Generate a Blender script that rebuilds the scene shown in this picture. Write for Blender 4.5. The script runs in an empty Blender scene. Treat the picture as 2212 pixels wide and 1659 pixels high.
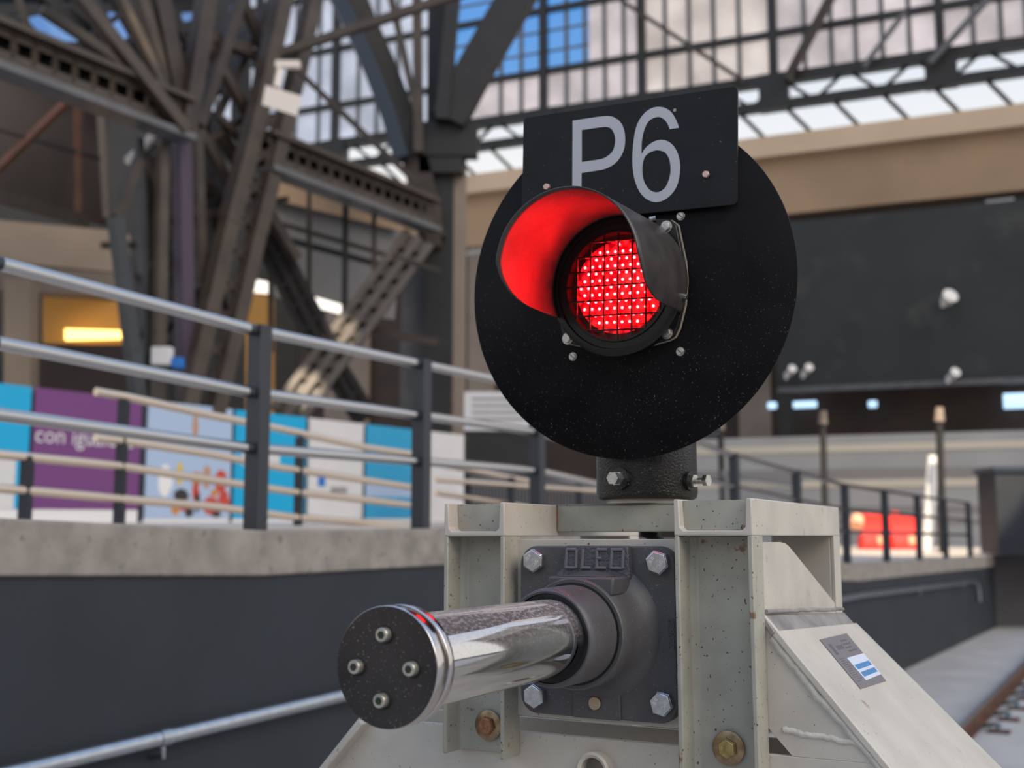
import bpy, bmesh, math, random
from mathutils import Vector, Matrix
random.seed(7)
sc = bpy.context.scene
COL = sc.collection
PI = math.pi
# ------------------------------------------------------------------ camera
CAMZ = 2.3
FPX, CX, CY = 2400.0, 1106.0, 829.5
PITCH = math.atan((1120 - CY) / FPX)
cam_d = bpy.data.cameras.new('camera'); cam = bpy.data.objects.new('camera', cam_d); COL.objects.link(cam)
cam.location = (0, 0, CAMZ); cam.rotation_euler = (PI / 2 + PITCH, 0, 0)
cam_d.sensor_fit = 'HORIZONTAL'; cam_d.sensor_width = 36.0; cam_d.lens = FPX / 2212 * 36
cam_d.clip_end = 500; cam_d.clip_start = 0.05
cam_d.dof.use_dof = True; cam_d.dof.focus_distance = 1.98; cam_d.dof.aperture_fstop = 3.1
sc.camera = cam
FW = Vector((0, math.cos(PITCH), math.sin(PITCH))); UP = Vector((0, -math.sin(PITCH), math.cos(PITCH))); RT = Vector((1, 0, 0))
CAMP = Vector((0, 0, CAMZ))
def ray(x, y): return RT * ((x - CX) / FPX) + UP * ((CY - y) / FPX) + FW
def at(x, y, Y):
    r = ray(x, y); return CAMP + r * (Y / r.y)
class Frame:
    def __init__(s, o, yaw, lean=0., tilt=0.):
        s.o = Vector(o) + CAMP
        s.v = Vector((math.sin(yaw), math.cos(yaw), tilt)).normalized()
        u = Vector((math.cos(yaw), -math.sin(yaw), lean)); s.u = (u - s.v * u.dot(s.v)).normalized()
        s.w = s.u.cross(s.v)
    def P(s, u, v, w): return s.o + s.u * u + s.v * v + s.w * w
    def unv(s, x, y, v):
        r = ray(x, y); t = ((s.o + s.v * v - CAMP).dot(s.v)) / r.dot(s.v); q = CAMP + r * t - s.o
        return Vector((q.dot(s.u), v, q.dot(s.w)))
    def rot(s): return Matrix((s.u, s.v, s.w)).transposed()
# ------------------------------------------------------------------ materials
MAT = {}
def srgb(c):
    return tuple(((x / 255) / 12.92 if x / 255 <= .04045 else ((x / 255 + .055) / 1.055) ** 2.4) for x in c)
def pm(name, col, rough=.5, *, zmask=None, **kw):
    m = pm0(name, col, rough, **kw)
    if zmask:
        nt = m.node_tree; L = nt.links; mx = [n for n in nt.nodes if n.type == 'MIX'][-1]; src = mx.inputs['Factor'].links[0].from_socket
        tc = nt.nodes.new('ShaderNodeTexCoord'); sx = nt.nodes.new('ShaderNodeSeparateXYZ'); L.new(tc.outputs['Object'], sx.inputs[0]); mr = nt.nodes.new('ShaderNodeMapRange'); mr.inputs['From Min'].default_value = zmask[0]; mr.inputs['From Max'].default_value = zmask[1]; L.new(sx.outputs['Z'], mr.inputs['Value'])
        mu = nt.nodes.new('ShaderNodeMath'); mu.operation = 'MULTIPLY'; L.new(src, mu.inputs[0]); L.new(mr.outputs[0], mu.inputs[1]); L.new(mu.outputs[0], mx.inputs['Factor'])
    return m
def pm0(name, col, rough=.5, metal=0., var=0., vscale=6., speck=None, bump=0., bscale=60., emit=None, spec=.5, coat=0.):
    m = bpy.data.materials.new(name); m.use_nodes = True; nt = m.node_tree; N = nt.nodes; L = nt.links
    b = N['Principled BSDF']; b.inputs['Base Color'].default_value = (*col, 1); b.inputs['Roughness'].default_value = rough
    b.inputs['Metallic'].default_value = metal; b.inputs['Specular IOR Level'].default_value = spec
    b.inputs['Coat Weight'].default_value = coat
    tc = N.new('ShaderNodeTexCoord'); out = None
    if var:
        n = N.new('ShaderNodeTexNoise'); n.inputs['Scale'].default_value = vscale; n.inputs['Detail'].default_value = 6
        L.new(tc.outputs['Object'], n.inputs['Vector'])
        r = N.new('ShaderNodeValToRGB'); r.color_ramp.elements[0].position = .3; r.color_ramp.elements[1].position = .7
        r.color_ramp.elements[0].color = (*[c * (1 - var) for c in col], 1); r.color_ramp.elements[1].color = (*[min(1, c * (1 + var)) for c in col], 1)
        L.new(n.outputs['Fac'], r.inputs['Fac']); out = r.outputs['Color']
    for sp in (speck or []):
        scol, sscale, th, soft = sp
        n = N.new('ShaderNodeTexNoise'); n.inputs['Scale'].default_value = sscale; n.inputs['Detail'].default_value = 3
        L.new(tc.outputs['Object'], n.inputs['Vector'])
        r = N.new('ShaderNodeValToRGB'); r.color_ramp.elements[0].position = th; r.color_ramp.elements[1].position = th + soft
        r.color_ramp.elements[0].color = (0, 0, 0, 1); r.color_ramp.elements[1].color = (1, 1, 1, 1)
        L.new(n.outputs['Fac'], r.inputs['Fac'])
        mx = N.new('ShaderNodeMix'); mx.data_type = 'RGBA'
        L.new(r.outputs['Color'], mx.inputs['Factor'])
        if out: L.new(out, mx.inputs['A'])
        else: mx.inputs['A'].default_value = (*col, 1)
        mx.inputs['B'].default_value = (*scol, 1); out = mx.outputs['Result']
    if out: L.new(out, b.inputs['Base Color'])
    if bump:
        n = N.new('ShaderNodeTexNoise'); n.inputs['Scale'].default_value = bscale; n.inputs['Detail'].default_value = 5
        L.new(tc.outputs['Object'], n.inputs['Vector'])
        bp = N.new('ShaderNodeBump'); bp.inputs['Strength'].default_value = bump; bp.inputs['Distance'].default_value = .004
        L.new(n.outputs['Fac'], bp.inputs['Height']); L.new(bp.outputs['Normal'], b.inputs['Normal'])
    if emit:
        b.inputs['Emission Color'].default_value = (*emit[0], 1); b.inputs['Emission Strength'].default_value = emit[1]
    MAT[name] = m; return m
dust = (.30, .28, .26)
pm('cream', (.56, .515, .445), .42, var=.10, vscale=9, speck=[((.10, .06, .035), 150, .70, .03), ((.30, .20, .13), 14, .70, .10)], bump=.05, bscale=35)
pm('cream_worn_shaded', (.385, .370, .305), .42, var=.14, vscale=14, speck=[((.09, .06, .04), 130, .665, .03), ((.22, .13, .08), 26, .70, .05)], bump=.06, bscale=40)  # flecks are wear; the darker olive also puts in the shade of the channels
pm('cream_dirty', (.27, .255, .24), .6, var=.3, vscale=18, bump=.3, bscale=60)
pm('weld', (.60, .565, .50), .5, var=.1, vscale=60, bump=.8, bscale=55)
pm('cast', (.078, .074, .077), .46, var=.14, vscale=12, speck=[((.24, .23, .22), 260, .685, .03)], bump=.14, bscale=160)
pm('cast_letter', (.135, .133, .148), .42, var=.1, vscale=60)
pm('cast_rough', (.085, .083, .092), .42, var=.10, vscale=40, bump=.9, bscale=170)
def chrome_mat():
    m = pm('chrome', (.74, .73, .74), .07, metal=1., bump=.01, bscale=120); nt = m.node_tree; N = nt.nodes; L = nt.links; b = N['Principled BSDF']; o = N['Material Output']
    tc = N.new('ShaderNodeTexCoord'); mp = N.new('ShaderNodeMapping'); mp.inputs['Scale'].default_value = (1, .45, 1); L.new(tc.outputs['Object'], mp.inputs['Vector'])
    n = N.new('ShaderNodeTexNoise'); n.inputs['Scale'].default_value = 230; n.inputs['Detail'].default_value = 4; L.new(mp.outputs[0], n.inputs['Vector'])
    r = N.new('ShaderNodeValToRGB'); r.color_ramp.elements[0].position = .47; r.color_ramp.elements[0].color = (.42, .42, .42, 1); r.color_ramp.elements[1].position = .64; L.new(n.outputs['Fac'], r.inputs['Fac'])
    g = N.new('ShaderNodeNewGeometry'); sp_ = N.new('ShaderNodeSeparateXYZ'); L.new(g.outputs['Normal'], sp_.inputs[0])
    mr = N.new('ShaderNodeMapRange'); mr.inputs['From Min'].default_value = -.15; mr.inputs['From Max'].default_value = .95; mr.inputs['To Min'].default_value = .0; mr.inputs['To Max'].default_value = .75; L.new(sp_.outputs['Z'], mr.inputs['Value'])
    mu = N.new('ShaderNodeMath'); mu.operation = 'MULTIPLY'; L.new(r.outputs['Color'], mu.inputs[0]); L.new(mr.outputs[0], mu.inputs[1])
    d = N.new('ShaderNodeBsdfDiffuse'); d.inputs['Color'].default_value = (.40, .36, .36, 1); mx = N.new('ShaderNodeMixShader'); L.new(mu.outputs[0], mx.inputs[0]); L.new(b.outputs[0], mx.inputs[1]); L.new(d.outputs[0], mx.inputs[2]); L.new(mx.outputs[0], o.inputs['Surface'])
chrome_mat()
pm('chrome_rim', (.62, .58, .57), .16, metal=1.)
pm('cap_steel', (.062, .056, .055), .30, metal=.75, var=.25, vscale=9, speck=[((.36, .33, .27), 330, .655, .03)])
pm('rubber', (.008, .008, .008), .45)
pm('zinc', (.62, .63, .66), .30, metal=1., var=.15, vscale=90, bump=.05, bscale=200)
pm('zinc_mark', (.78, .78, .74), .4, metal=.6)
pm('socket', (.55, .53, .46), .34, metal=.8, var=.2, vscale=120)
pm('yellow_zinc', (.46, .36, .14), .30, metal=.9, var=.35, vscale=70)
pm('rust_bolt', (.34, .16, .075), .45, metal=.5, var=.35, vscale=120, bump=.3, bscale=300)
pm('washer_brass', (.34, .24, .14), .38, metal=.7, var=.4, vscale=60)
pm('steel_bolt', (.55, .53, .50), .35, metal=1., var=.15, vscale=150, bump=.1, bscale=300)
pm('pink_bolt', (.72, .48, .43), .4, metal=.6, var=.2, vscale=200)
pm('signal_black', (.0075, .0072, .0080), .50, var=.3, vscale=10, speck=[((.22, .21, .20), 300, .685, .03)], spec=.10, zmask=(.62, .12))
pm('plate_black', (.0115, .0112, .0130), .50, var=.25, vscale=12, speck=[((.10, .10, .10), 120, .70, .04)], spec=.25)
pm('letter_grey', (.52, .53, .57), .5)
pm('hood_black', (.050, .044, .042), .36, var=.25, vscale=22, bump=.22, bscale=24)
pm('lamp_black', (.010, .009, .009), .35, spec=.4)
pm('gasket', (.42, .36, .27), .7)
pm('sleeve_black', (.010, .0088, .0085), .27, var=.2, vscale=30, speck=[((.30, .28, .25), 260, .68, .03)], bump=.5, bscale=240)
pm('label_plate', (.235, .215, .22), .45, metal=.3, var=.06, vscale=60)
pm('label_white', (.66, .70, .80), .5); pm('label_blue', (.085, .26, .52), .5); pm('label_text', (.12, .11, .12), .5)
pm('anthracite', (.026, .030, .038), .38, spec=.45)
pm('rail_sunlit', (.72, .58, .45), .30, metal=.75)  # light from the sunlit floor is put into this warm steel colour
pm('rail_steel', (.60, .57, .54), .20, metal=1.)
pm('pipe_galv', (.50, .52, .54), .30, metal=1., var=.1, vscale=20)
pm('wall_dark', (.0150, .0190, .0265), .62, var=.22, vscale=1.6, bump=.05, bscale=40)
pm('concrete', (.255, .228, .20), .8, var=.22, vscale=7, speck=[((.16, .15, .135), 16, .62, .1)], bump=.2, bscale=60)
pm('floor_conc', (.42, .395, .37), .75, var=.12, vscale=1.5, bump=.1, bscale=40)
pm('platform_pave', (.50, .45, .40), .7, var=.1, vscale=2)
pm('steel_brown', (.034, .0225, .0160), .5, var=.3, vscale=2.2)
pm('steel_light', (.052, .037, .0265), .5, var=.3, vscale=2.2)
pm('steel_dark', (.0115, .0100, .0095), .5, var=.3, vscale=2)
pm('steel_rust', (.120, .046, .020), .6, var=.3, vscale=3)
pm('steel_slate', (.030, .032, .036), .5, var=.25, vscale=3)
pm('steel_grey', (.10, .10, .105), .4, var=.2, vscale=3)
pm('navy_edge', (.020, .030, .048), .4)
pm('purple_pipe', (.055, .035, .060), .5)
pm('brown_panel', (.054, .036, .029), .6, var=.12, vscale=.8)
pm('tan_wall', (.36, .235, .14), .75, var=.14, vscale=.35)
pm('tan_light', (.56, .41, .28), .75, var=.08, vscale=.5)
pm('beige_wall', (.40, .30, .215), .75, var=.12, vscale=.5)
pm('dark_wood', (.034, .019, .013), .6, var=.3, vscale=.8)
pm('pier_tan', (.24, .185, .145), .75, var=.1, vscale=.6)
pm('screen_green', (.024, .027, .027), .75, var=.18, vscale=.6, speck=[((.055, .052, .045), .75, .56, .2)])
pm('lamp_white', (.75, .66, .58), .5)
pm('white_spot', (.72, .68, .64), .5)
pm('amber_shop', (.50, .26, .06), .6, emit=((.62, .27, .06), .10))
pm('amber_tube', (1, .75, .25), .5, emit=((1, .62, .16), 3.6))
pm('cool_lamp', (.6, .8, 1), .5, emit=((.50, .76, 1.0), 1.3))
pm('white_lamp', (1, .95, .85), .5, emit=((1, .93, .82), 1.2))
pm('led_white', (1, .8, .7), .5, emit=((1, .0065, .0080), 180.0))
pm('cyan', (.0, .34, .60), .5); pm('blue_panel', (.025, .30, .52), .5); pm('purple', (.150, .040, .165), .5); pm('sky_print', (.36, .46, .62), .5)
pm('panel_white', (.60, .585, .58), .55, var=.04, vscale=2); pm('white', (.72, .71, .70), .5)
pm('red_print', (.48, .055, .03), .5); pm('orange_print', (.52, .20, .04), .5); pm('yellow_print', (.60, .42, .05), .5); pm('black_print', (.03, .025, .025), .5); pm('skin_print', (.42, .24, .15), .5)
pm('barrier_red', (.86, .025, .015), .4, emit=((.9, .02, .01), .12)); pm('barrier_cream', (.82, .42, .26), .5)  # barrier red has a faint glow of its own added
pm('hoarding_grey', (.36, .355, .34), .6, var=.08, vscale=.6); pm('hoarding_sunlit', (.60, .53, .42), .6); pm('hoarding_dull', (.25, .23, .22), .6)
pm('mauve_wall', (.085, .075, .078), .7, var=.15, vscale=1.)
pm('bin_blue', (.01, .14, .46), .5); pm('mesh_grey', (.17, .17, .175), .6)
pm('rail_rust', (.085, .032, .016), .7, var=.3, vscale=5); pm('rail_top', (.40, .39, .40), .3, metal=.8); pm('clip_green', (.020, .028, .020), .5); pm('clip_blue', (.25, .32, .38), .35, metal=.5)
pm('grey_glass', (.155, .148, .145), .35, var=.12, vscale=.8)
def glass_pane(name, col, trans=.5):
    m = bpy.data.materials.new(name); m.use_nodes = True; nt = m.node_tree; N = nt.nodes; L = nt.links; N.clear()
    o = N.new('ShaderNodeOutputMaterial'); d = N.new('ShaderNodeBsdfDiffuse'); t = N.new('ShaderNodeBsdfTranslucent'); mx = N.new('ShaderNodeMixShader')
    tc = N.new('ShaderNodeTexCoord'); n = N.new('ShaderNodeTexNoise'); n.inputs['Scale'].default_value = .45; n.inputs['Detail'].default_value = 5
    L.new(tc.outputs['Object'], n.inputs['Vector']); r = N.new('ShaderNodeValToRGB'); r.color_ramp.elements[0].position = .35; r.color_ramp.elements[1].position = .68
    r.color_ramp.elements[0].color = (*[c * .80 for c in col], 1); r.color_ramp.elements[1].color = (*[min(1, c * 1.12) for c in col], 1)
    L.new(n.outputs['Fac'], r.inputs['Fac']); L.new(r.outputs['Color'], d.inputs['Color']); L.new(r.outputs['Color'], t.inputs['Color'])
    em = N.new('ShaderNodeEmission'); em.inputs['Strength'].default_value = .13; L.new(r.outputs['Color'], em.inputs['Color']); ad = N.new('ShaderNodeAddShader'); mx.inputs[0].default_value = trans; L.new(d.outputs[0], mx.inputs[1]); L.new(t.outputs[0], mx.inputs[2]); L.new(mx.outputs[0], ad.inputs[0]); L.new(em.outputs[0], ad.inputs[1]); L.new(ad.outputs[0], o.inputs['Surface'])  # faint glow added to the panes to stand for daylight behind them
    MAT[name] = m
glass_pane('pane_frost', (.88, .81, .80), .62); glass_pane('pane_cool', (.78, .80, .86), .62); glass_pane('pane_warm', (.92, .83, .78), .62)
def tint_glass(name, col):
    m = bpy.data.materials.new(name); m.use_nodes = True; nt = m.node_tree; N = nt.nodes; L = nt.links; N.clear()
    o = N.new('ShaderNodeOutputMaterial'); t = N.new('ShaderNodeBsdfTransparent'); t.inputs['Color'].default_value = (*col, 1)
    g = N.new('ShaderNodeBsdfGlossy'); g.inputs['Roughness'].default_value = .05; mx = N.new('ShaderNodeMixShader'); mx.inputs[0].default_value = .06
    L.new(t.outputs[0], mx.inputs[1]); L.new(g.outputs[0], mx.inputs[2]); L.new(mx.outputs[0], o.inputs['Surface']); MAT[name] = m
tint_glass('pane_blue', (.40, .66, .92)); tint_glass('pane_roof', (.45, .62, .85))
def lens_mat():
    m = bpy.data.materials.new('red_lens'); m.use_nodes = True; nt = m.node_tree; N = nt.nodes; L = nt.links; b = N['Principled BSDF']
    b.inputs['Base Color'].default_value = (.12, 0, .005, 1); b.inputs['Roughness'].default_value = .2
    tc = N.new('ShaderNodeTexCoord'); v = N.new('ShaderNodeTexVoronoi'); v.inputs['Scale'].default_value = 70; L.new(tc.outputs['Object'], v.inputs['Vector'])
    r = N.new('ShaderNodeValToRGB'); r.color_ramp.elements[0].position = .15; r.color_ramp.elements[1].position = .62
    r.color_ramp.elements[0].color = (1, .010, .014, 1); r.color_ramp.elements[1].color = (.10, 0, .002, 1)
    L.new(v.outputs['Distance'], r.inputs['Fac']); L.new(r.outputs['Color'], b.inputs['Emission Color']); b.inputs['Emission Strength'].default_value = 2.2
    MAT['red_lens'] = m
lens_mat()
# ------------------------------------------------------------------ mesh builder
class MB:
    def __init__(s): s.V = []; s.F = []
    def add(s, vs, fs):
        k = len(s.V); s.V += [Vector(v) for v in vs]; s.F += [[i + k for i in f] for f in fs]; return s
    def box(s, a0, a1, b0, b1, c0, c1):
        vs = [(x, y, z) for x in (a0, a1) for y in (b0, b1) for z in (c0, c1)]
        return s.add(vs, [(0, 1, 3, 2), (4, 6, 7, 5), (0, 4, 5, 1), (2, 3, 7, 6), (0, 2, 6, 4), (1, 5, 7, 3)])
    def hexa(s, a, b):
        n = len(a); return s.add(list(a) + list(b), [list(range(n))[::-1], list(range(n, 2 * n))] + [(i, (i + 1) % n, n + (i + 1) % n, n + i) for i in range(n)])
    def prism(s, poly, v0, v1):      # polygon in (u,w) pushed along v
        return s.hexa([(p[0], v0, p[1]) for p in poly], [(p[0], v1, p[1]) for p in poly])
    def cyl(s, p, q, r0, r1=None, n=24, ph=0.):
        r1 = r0 if r1 is None else r1; p = Vector(p); q = Vector(q); d = (q - p).normalized()
        a = d.orthogonal().normalized() if abs(d.z) > .9 else d.cross(Vector((0, 0, 1))).normalized(); b = d.cross(a)
        c = [(math.cos(2 * PI * i / n + ph), math.sin(2 * PI * i / n + ph)) for i in range(n)]
        return s.hexa([p + (a * x + b * y) * r0 for x, y in c], [q + (a * x + b * y) * r1 for x, y in c])
    def tube(s, pts, r, n=12):
        pts = [Vector(p) for p in pts]; rings = []
        for i, p in enumerate(pts):
            d = ((pts[min(i + 1, len(pts) - 1)] - pts[max(i - 1, 0)])).normalized()
            a = d.cross(Vector((0, 0, 1))); a = a.normalized() if a.length > .05 else Vector((1, 0, 0)); b = d.cross(a)
            rings.append([p + (a * math.cos(2 * PI * k / n) + b * math.sin(2 * PI * k / n)) * r for k in range(n)])
        vs = [v for g in rings for v in g]; fs = [(i * n + k, i * n + (k + 1) % n, (i + 1) * n + (k + 1) % n, (i + 1) * n + k) for i in range(len(pts) - 1) for k in range(n)]
        fs += [list(range(n))[::-1], [(len(pts) - 1) * n + k for k in range(n)]]
        return s.add(vs, fs)
    def lathe(s, prof, cu=0., cw=0., n=64, close=False, cap=True):   # prof: (r, v) about an axis along v
        vs = []; fs = []; m = len(prof)
        for r, v in prof:
            for k in range(n): vs.append((cu + r * math.sin(2 * PI * k / n), v, cw + r * math.cos(2 * PI * k / n)))
        for i in range(m if close else m - 1):
            j = (i + 1) % m
            for k in range(n): fs.append((i * n + k, i * n + (k + 1) % n, j * n + (k + 1) % n, j * n + k))
        if not close and cap:
            if prof[0][0] > 1e-5: fs.append(list(range(n))[::-1])
            if prof[-1][0] > 1e-5: fs.append([(m - 1) * n + k for k in range(n)])
        return s.add(vs, fs)
    def beam(s, p, q, w, h, up=None):
        p = Vector(p); q = Vector(q); d = (q - p).normalized(); up = Vector(up or (0, 0, 1))
        a = d.cross(up); a = a.normalized() if a.length > .05 else Vector((1, 0, 0)); b = a.cross(d)
        c = [(-1, -1), (1, -1), (1, 1), (-1, 1)]
        return s.hexa([p + a * (x * w / 2) + b * (y * h / 2) for x, y in c], [q + a * (x * w / 2) + b * (y * h / 2) for x, y in c])
    def build(s, name, mat, parent=None, base=None, label=None, bevel=0., smooth=True, segs=2, angle=40):
        me = bpy.data.meshes.new(name); base = base or Vector((0, 0, 0))
        me.from_pydata([v - base for v in s.V], [], s.F)
        bm = bmesh.new(); bm.from_mesh(me); bmesh.ops.recalc_face_normals(bm, faces=bm.faces); bm.to_mesh(me); bm.free()
        if smooth:
            me.polygons.foreach_set('use_smooth', [True] * len(me.polygons)); me.set_sharp_from_angle(angle=math.radians(angle))
        me.materials.append(MAT[mat]); o = bpy.data.objects.new(name, me); COL.objects.link(o)
        if parent: o.parent = parent
        if bevel:
            b = o.modifiers.new('bevel', 'BEVEL'); b.width = bevel; b.segments = segs; b.limit_method = 'ANGLE'; b.angle_limit = math.radians(35)
        if label: o['label'] = label
        return o
def thing(name, label, cat, loc, rot=None, group=None):
    o = bpy.data.objects.new(name, None); COL.objects.link(o)
    M = (rot.to_4x4() if rot else Matrix.Identity(4)); M.translation = Vector(loc); o.matrix_world = M
    o['label'] = label; o['category'] = cat; o.empty_display_size = .1
    if group: o['group'] = group
    return o
def tag(o, label, cat, group=None):
    o['label'] = label; o['category'] = cat
    if group: o['group'] = group
    return o
def struct(o): o['kind'] = 'structure'; return o
def single(mb, name, mat, label, cat, group=None, base=None, **k):   # a thing that is one mesh, origin at its base
    if base is None:
        zs = min(v.z for v in mb.V); base = sum(mb.V, Vector()) / len(mb.V); base.z = zs
    o = mb.build(name, mat, None, Vector(base), **k); o.location = base
    return tag(o, label, cat, group)
def dup(o, parent, loc=None, rot=None):
    c = o.copy(); COL.objects.link(c); c.parent = parent
    if loc is not None: c.location = loc
    if rot is not None: c.rotation_euler = rot
    for ch in list(o.children): dup(ch, c)
    return c
def text_mesh(txt, size, depth, name='lettering', align='CENTER'):
    cu = bpy.data.curves.new(name, 'FONT'); cu.body = txt; cu.size = size; cu.extrude = depth; cu.align_x = align; cu.align_y = 'CENTER'; cu.resolution_u = 3
    ob = bpy.data.objects.new(name, cu); COL.objects.link(ob); dg = bpy.context.evaluated_depsgraph_get(); dg.update()
    me = bpy.data.meshes.new_from_object(ob.evaluated_get(dg)); bpy.data.objects.remove(ob); return me
def text_obj(txt, size, depth, mat, name, parent, M):
    me = text_mesh(txt, size, depth, name); me.transform(M); me.materials.clear(); me.materials.append(MAT[mat])
    o = bpy.data.objects.new(name, me); COL.objects.link(o); o.parent = parent; return o
def text_on(parent, base, u, v, w, ang=0.):     # matrix putting text in the (u,w) plane facing -v
    return Matrix.Translation(Vector((u, v, w)) - base) @ Matrix.Rotation(PI / 2, 4, 'X') @ Matrix.Rotation(ang, 4, 'Z')
def outline_mesh(loops, depth):                  # filled 2D outline with holes
    cu = bpy.data.curves.new('lettering', 'CURVE'); cu.dimensions = '2D'; cu.fill_mode = 'BOTH'; cu.extrude = depth
    for lp in loops:
        s = cu.splines.new('POLY'); s.points.add(len(lp) - 1); s.use_cyclic_u = True
        for i, p in enumerate(lp): s.points[i].co = (p[0], p[1], 0, 1)
    ob = bpy.data.objects.new('lettering', cu); COL.objects.link(ob); dg = bpy.context.evaluated_depsgraph_get(); dg.update()
    me = bpy.data.meshes.new_from_object(ob.evaluated_get(dg)); bpy.data.objects.remove(ob); return me
def smooth_loop(pts, sharp, k=6):                # Catmull-Rom through points; indices in sharp stay corners
    out = []; n = len(pts)
    for i in range(n):
        p1 = Vector(pts[i]); p2 = Vector(pts[(i + 1) % n]); p0 = Vector(pts[i - 1]); p3 = Vector(pts[(i + 2) % n])
        m1 = (p2 - p0) * .5 if i not in sharp else (p2 - p1); m2 = (p3 - p1) * .5 if (i + 1) % n not in sharp else (p2 - p1)
        if i in sharp and (i + 1) % n in sharp: out.append(tuple(p1)); continue
        for j in range(k):
            t = j / k; t2 = t * t; t3 = t2 * t
            q = p1 * (2 * t3 - 3 * t2 + 1) + m1 * (t3 - 2 * t2 + t) + p2 * (-2 * t3 + 3 * t2) + m2 * (t3 - t2); out.append(tuple(q))
    return out
def rrect(u0, u1, w0, w1, r, n=6):
    pts = []
    for cu, cw, a in ((u1 - r, w1 - r, 0), (u0 + r, w1 - r, 90), (u0 + r, w0 + r, 180), (u1 - r, w0 + r, 270)):
        for i in range(n + 1):
            t = math.radians(a + 90 * i / n); pts.append((cu + r * math.cos(t), cw + r * math.sin(t)))
    return pts
# ================================================================== BUFFER STOP
B = Frame((-.1726, 1.5568, -.2022), .4933, .0085, -.0141)
WB = -2.06                                        # local w of the ground
BB = Vector((0, .95, WB)); stop = thing('buffer_stop', 'cream painted welded steel buffer stop frame carrying the chrome ram and the round signal', 'buffer stop', B.P(*BB), B.rot())
def bp(mb, name, mat='cream', par=None, **k): return mb.build(name, mat, par or stop, BB, **k)
VF = .67
def channel(u0, u1, w0, w1, name, mat):
    m = MB(); t = .0095
    prof = [(u0, VF), (u0 + t, VF), (u0 + t + .003, VF + .046), (u0 + .024, VF + .058), (u1 - .024, VF + .058), (u1 - t - .003, VF + .046), (u1 - t, VF), (u1, VF), (u1, VF + .067), (u0, VF + .067)]
    m.hexa([(p[0], p[1], w0) for p in prof], [(p[0], p[1], w1) for p in prof]); return bp(m, name, mat, bevel=.0022)
channel(-.3225, -.1820, -.2520, .1780, 'front_column', 'cream_worn_shaded')
channel(.1750, .3220, -.2700, .1780, 'front_column', 'cream_worn_shaded')
for (u0, u1, dv) in ((-.3225, -.1820, .036), (.1750, .3220, .022)):        # top beams: channels lying on their backs, run back to the rear columns
    m = MB(); t = .0100; w0, w1 = .1785, .2455
    prof = [(u0, w0), (u1, w0), (u1, w1), (u1 - t, w1), (u1 - t - .0020, w0 + .0165), (u1 - t - .0085, w0 + .0095), (u0 + t + .0085, w0 + .0095), (u0 + t + .0020, w0 + .0165), (u0 + t, w1), (u0, w1)]
    m.prism(prof, VF, 1.39); b = bp(m, 'top_beam', 'cream', bevel=.0022)
    m = MB(); m.box(u0 + .011, u1 - .011, VF + dv, VF + dv + .006, w0 + .009, w1 - .002); bp(m, 'end_plate', 'cream_worn_shaded', b)
    m = MB(); m.box(u0, u0 + .010, 1.33, 1.39, WB + .012, .1785).box(u1 - .010, u1, 1.33, 1.39, WB + .012, .1785).box(u0 + .010, u1 - .010, 1.33, 1.338, WB + .012, .1785); bp(m, 'rear_column', 'cream', bevel=.002)
m = MB(); m.prism([(-.190, .187), (.178, .187), (.178, .2475), (-.190, .2475)], .911, .918).prism([(-.190, .240), (.178, .240), (.178, .2475), (-.190, .2475)], .911, 1.05); bp(m, 'cross_member', 'cream_worn_shaded', bevel=.002)
m = MB(); m.box(-.1822, -.1796, .9085, .9125, .190, .2450); bp(m, 'gap_shade_strip', 'rust_bolt')  # dark strip stands for the shaded gap between beam and cross member
m = MB(); m.box(-.1875, .185, .7285, .748, -.176, .1725); bp(m, 'mounting_plate', 'cream', bevel=.0015)
# lower web plate, recessed back web, slope flanges
S0 = Vector((.3240, .730, .0335)); SD = Vector((.6462, 0, -.7632)); G0 = Vector((.3741, 1.28, -.012)); GD = Vector((.7034, 0, -.7108))
def slope(s, t): return (S0 + SD * s) * (1 - t) + (G0 + GD * s) * t
LEN = 2.55
m = MB(); m.prism([(-.575, -.2085), (.500, -.2085), (.64, -.37), (1.75, WB + .01), (-1.95, WB + .01), (-.70, -.345)], .7375, .752); web = bp(m, 'front_web', 'cream', bevel=.001)
m = MB(); m.prism([(.26, -.10), (.26, .05), (.315, .040), (.530, -.2085), (.3626, -.2085), (.3252, -.1683)], .7375, .752); bp(m, 'side_gusset', 'cream', bevel=.001)
m = MB(); m.prism([(-.50, -.2085), (.322, -.2085), (.322, -.1700), (.33, -.170), (.40, -.2085), (.60, -.40), (-.70, -.40)], .9, .91); bp(m, 'back_web', 'cream')
n_ = Vector((.72, 0, .69))
def flange(pt, length, name):
    m = MB(); K = 48; th = .013; T = 8
    top = []; bot = []
    for i in range(K + 1):
        for t in [k / T for k in range(T + 1)]:
            p = pt(length * i / K, t); top.append(p); bot.append(p - (n_ if p.x > 0 else Vector((-.73, 0, .68))) * th)
    N = len(top); fs = []; ix = lambda i, j: i * (T + 1) + j
    for i in range(K):
        for j in range(T): fs += [(ix(i, j), ix(i, j + 1), ix(i + 1, j + 1), ix(i + 1, j)), (N + ix(i + 1, j), N + ix(i + 1, j + 1), N + ix(i, j + 1), N + ix(i, j))]
    rim = [ix(i, 0) for i in range(K)] + [ix(K, j) for j in range(T)] + [ix(K - i, T) for i in range(K)] + [ix(0, T - j) for j in range(T)]
    for a, b in zip(rim, rim[1:] + rim[:1]): fs.append((a, N + a, N + b, b))
    m.add(top + bot, fs); return bp(m, name, 'cream', bevel=.0025)
rf = flange(lambda s, t: slope(s + .031 * (1 - t), t), LEN, 'slope_flange')
flange(lambda s, t: Vector((-.5503 - .685 * s, .700 + .58 * t, -.2082 - .729 * s)), LEN, 'slope_flange')
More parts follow.
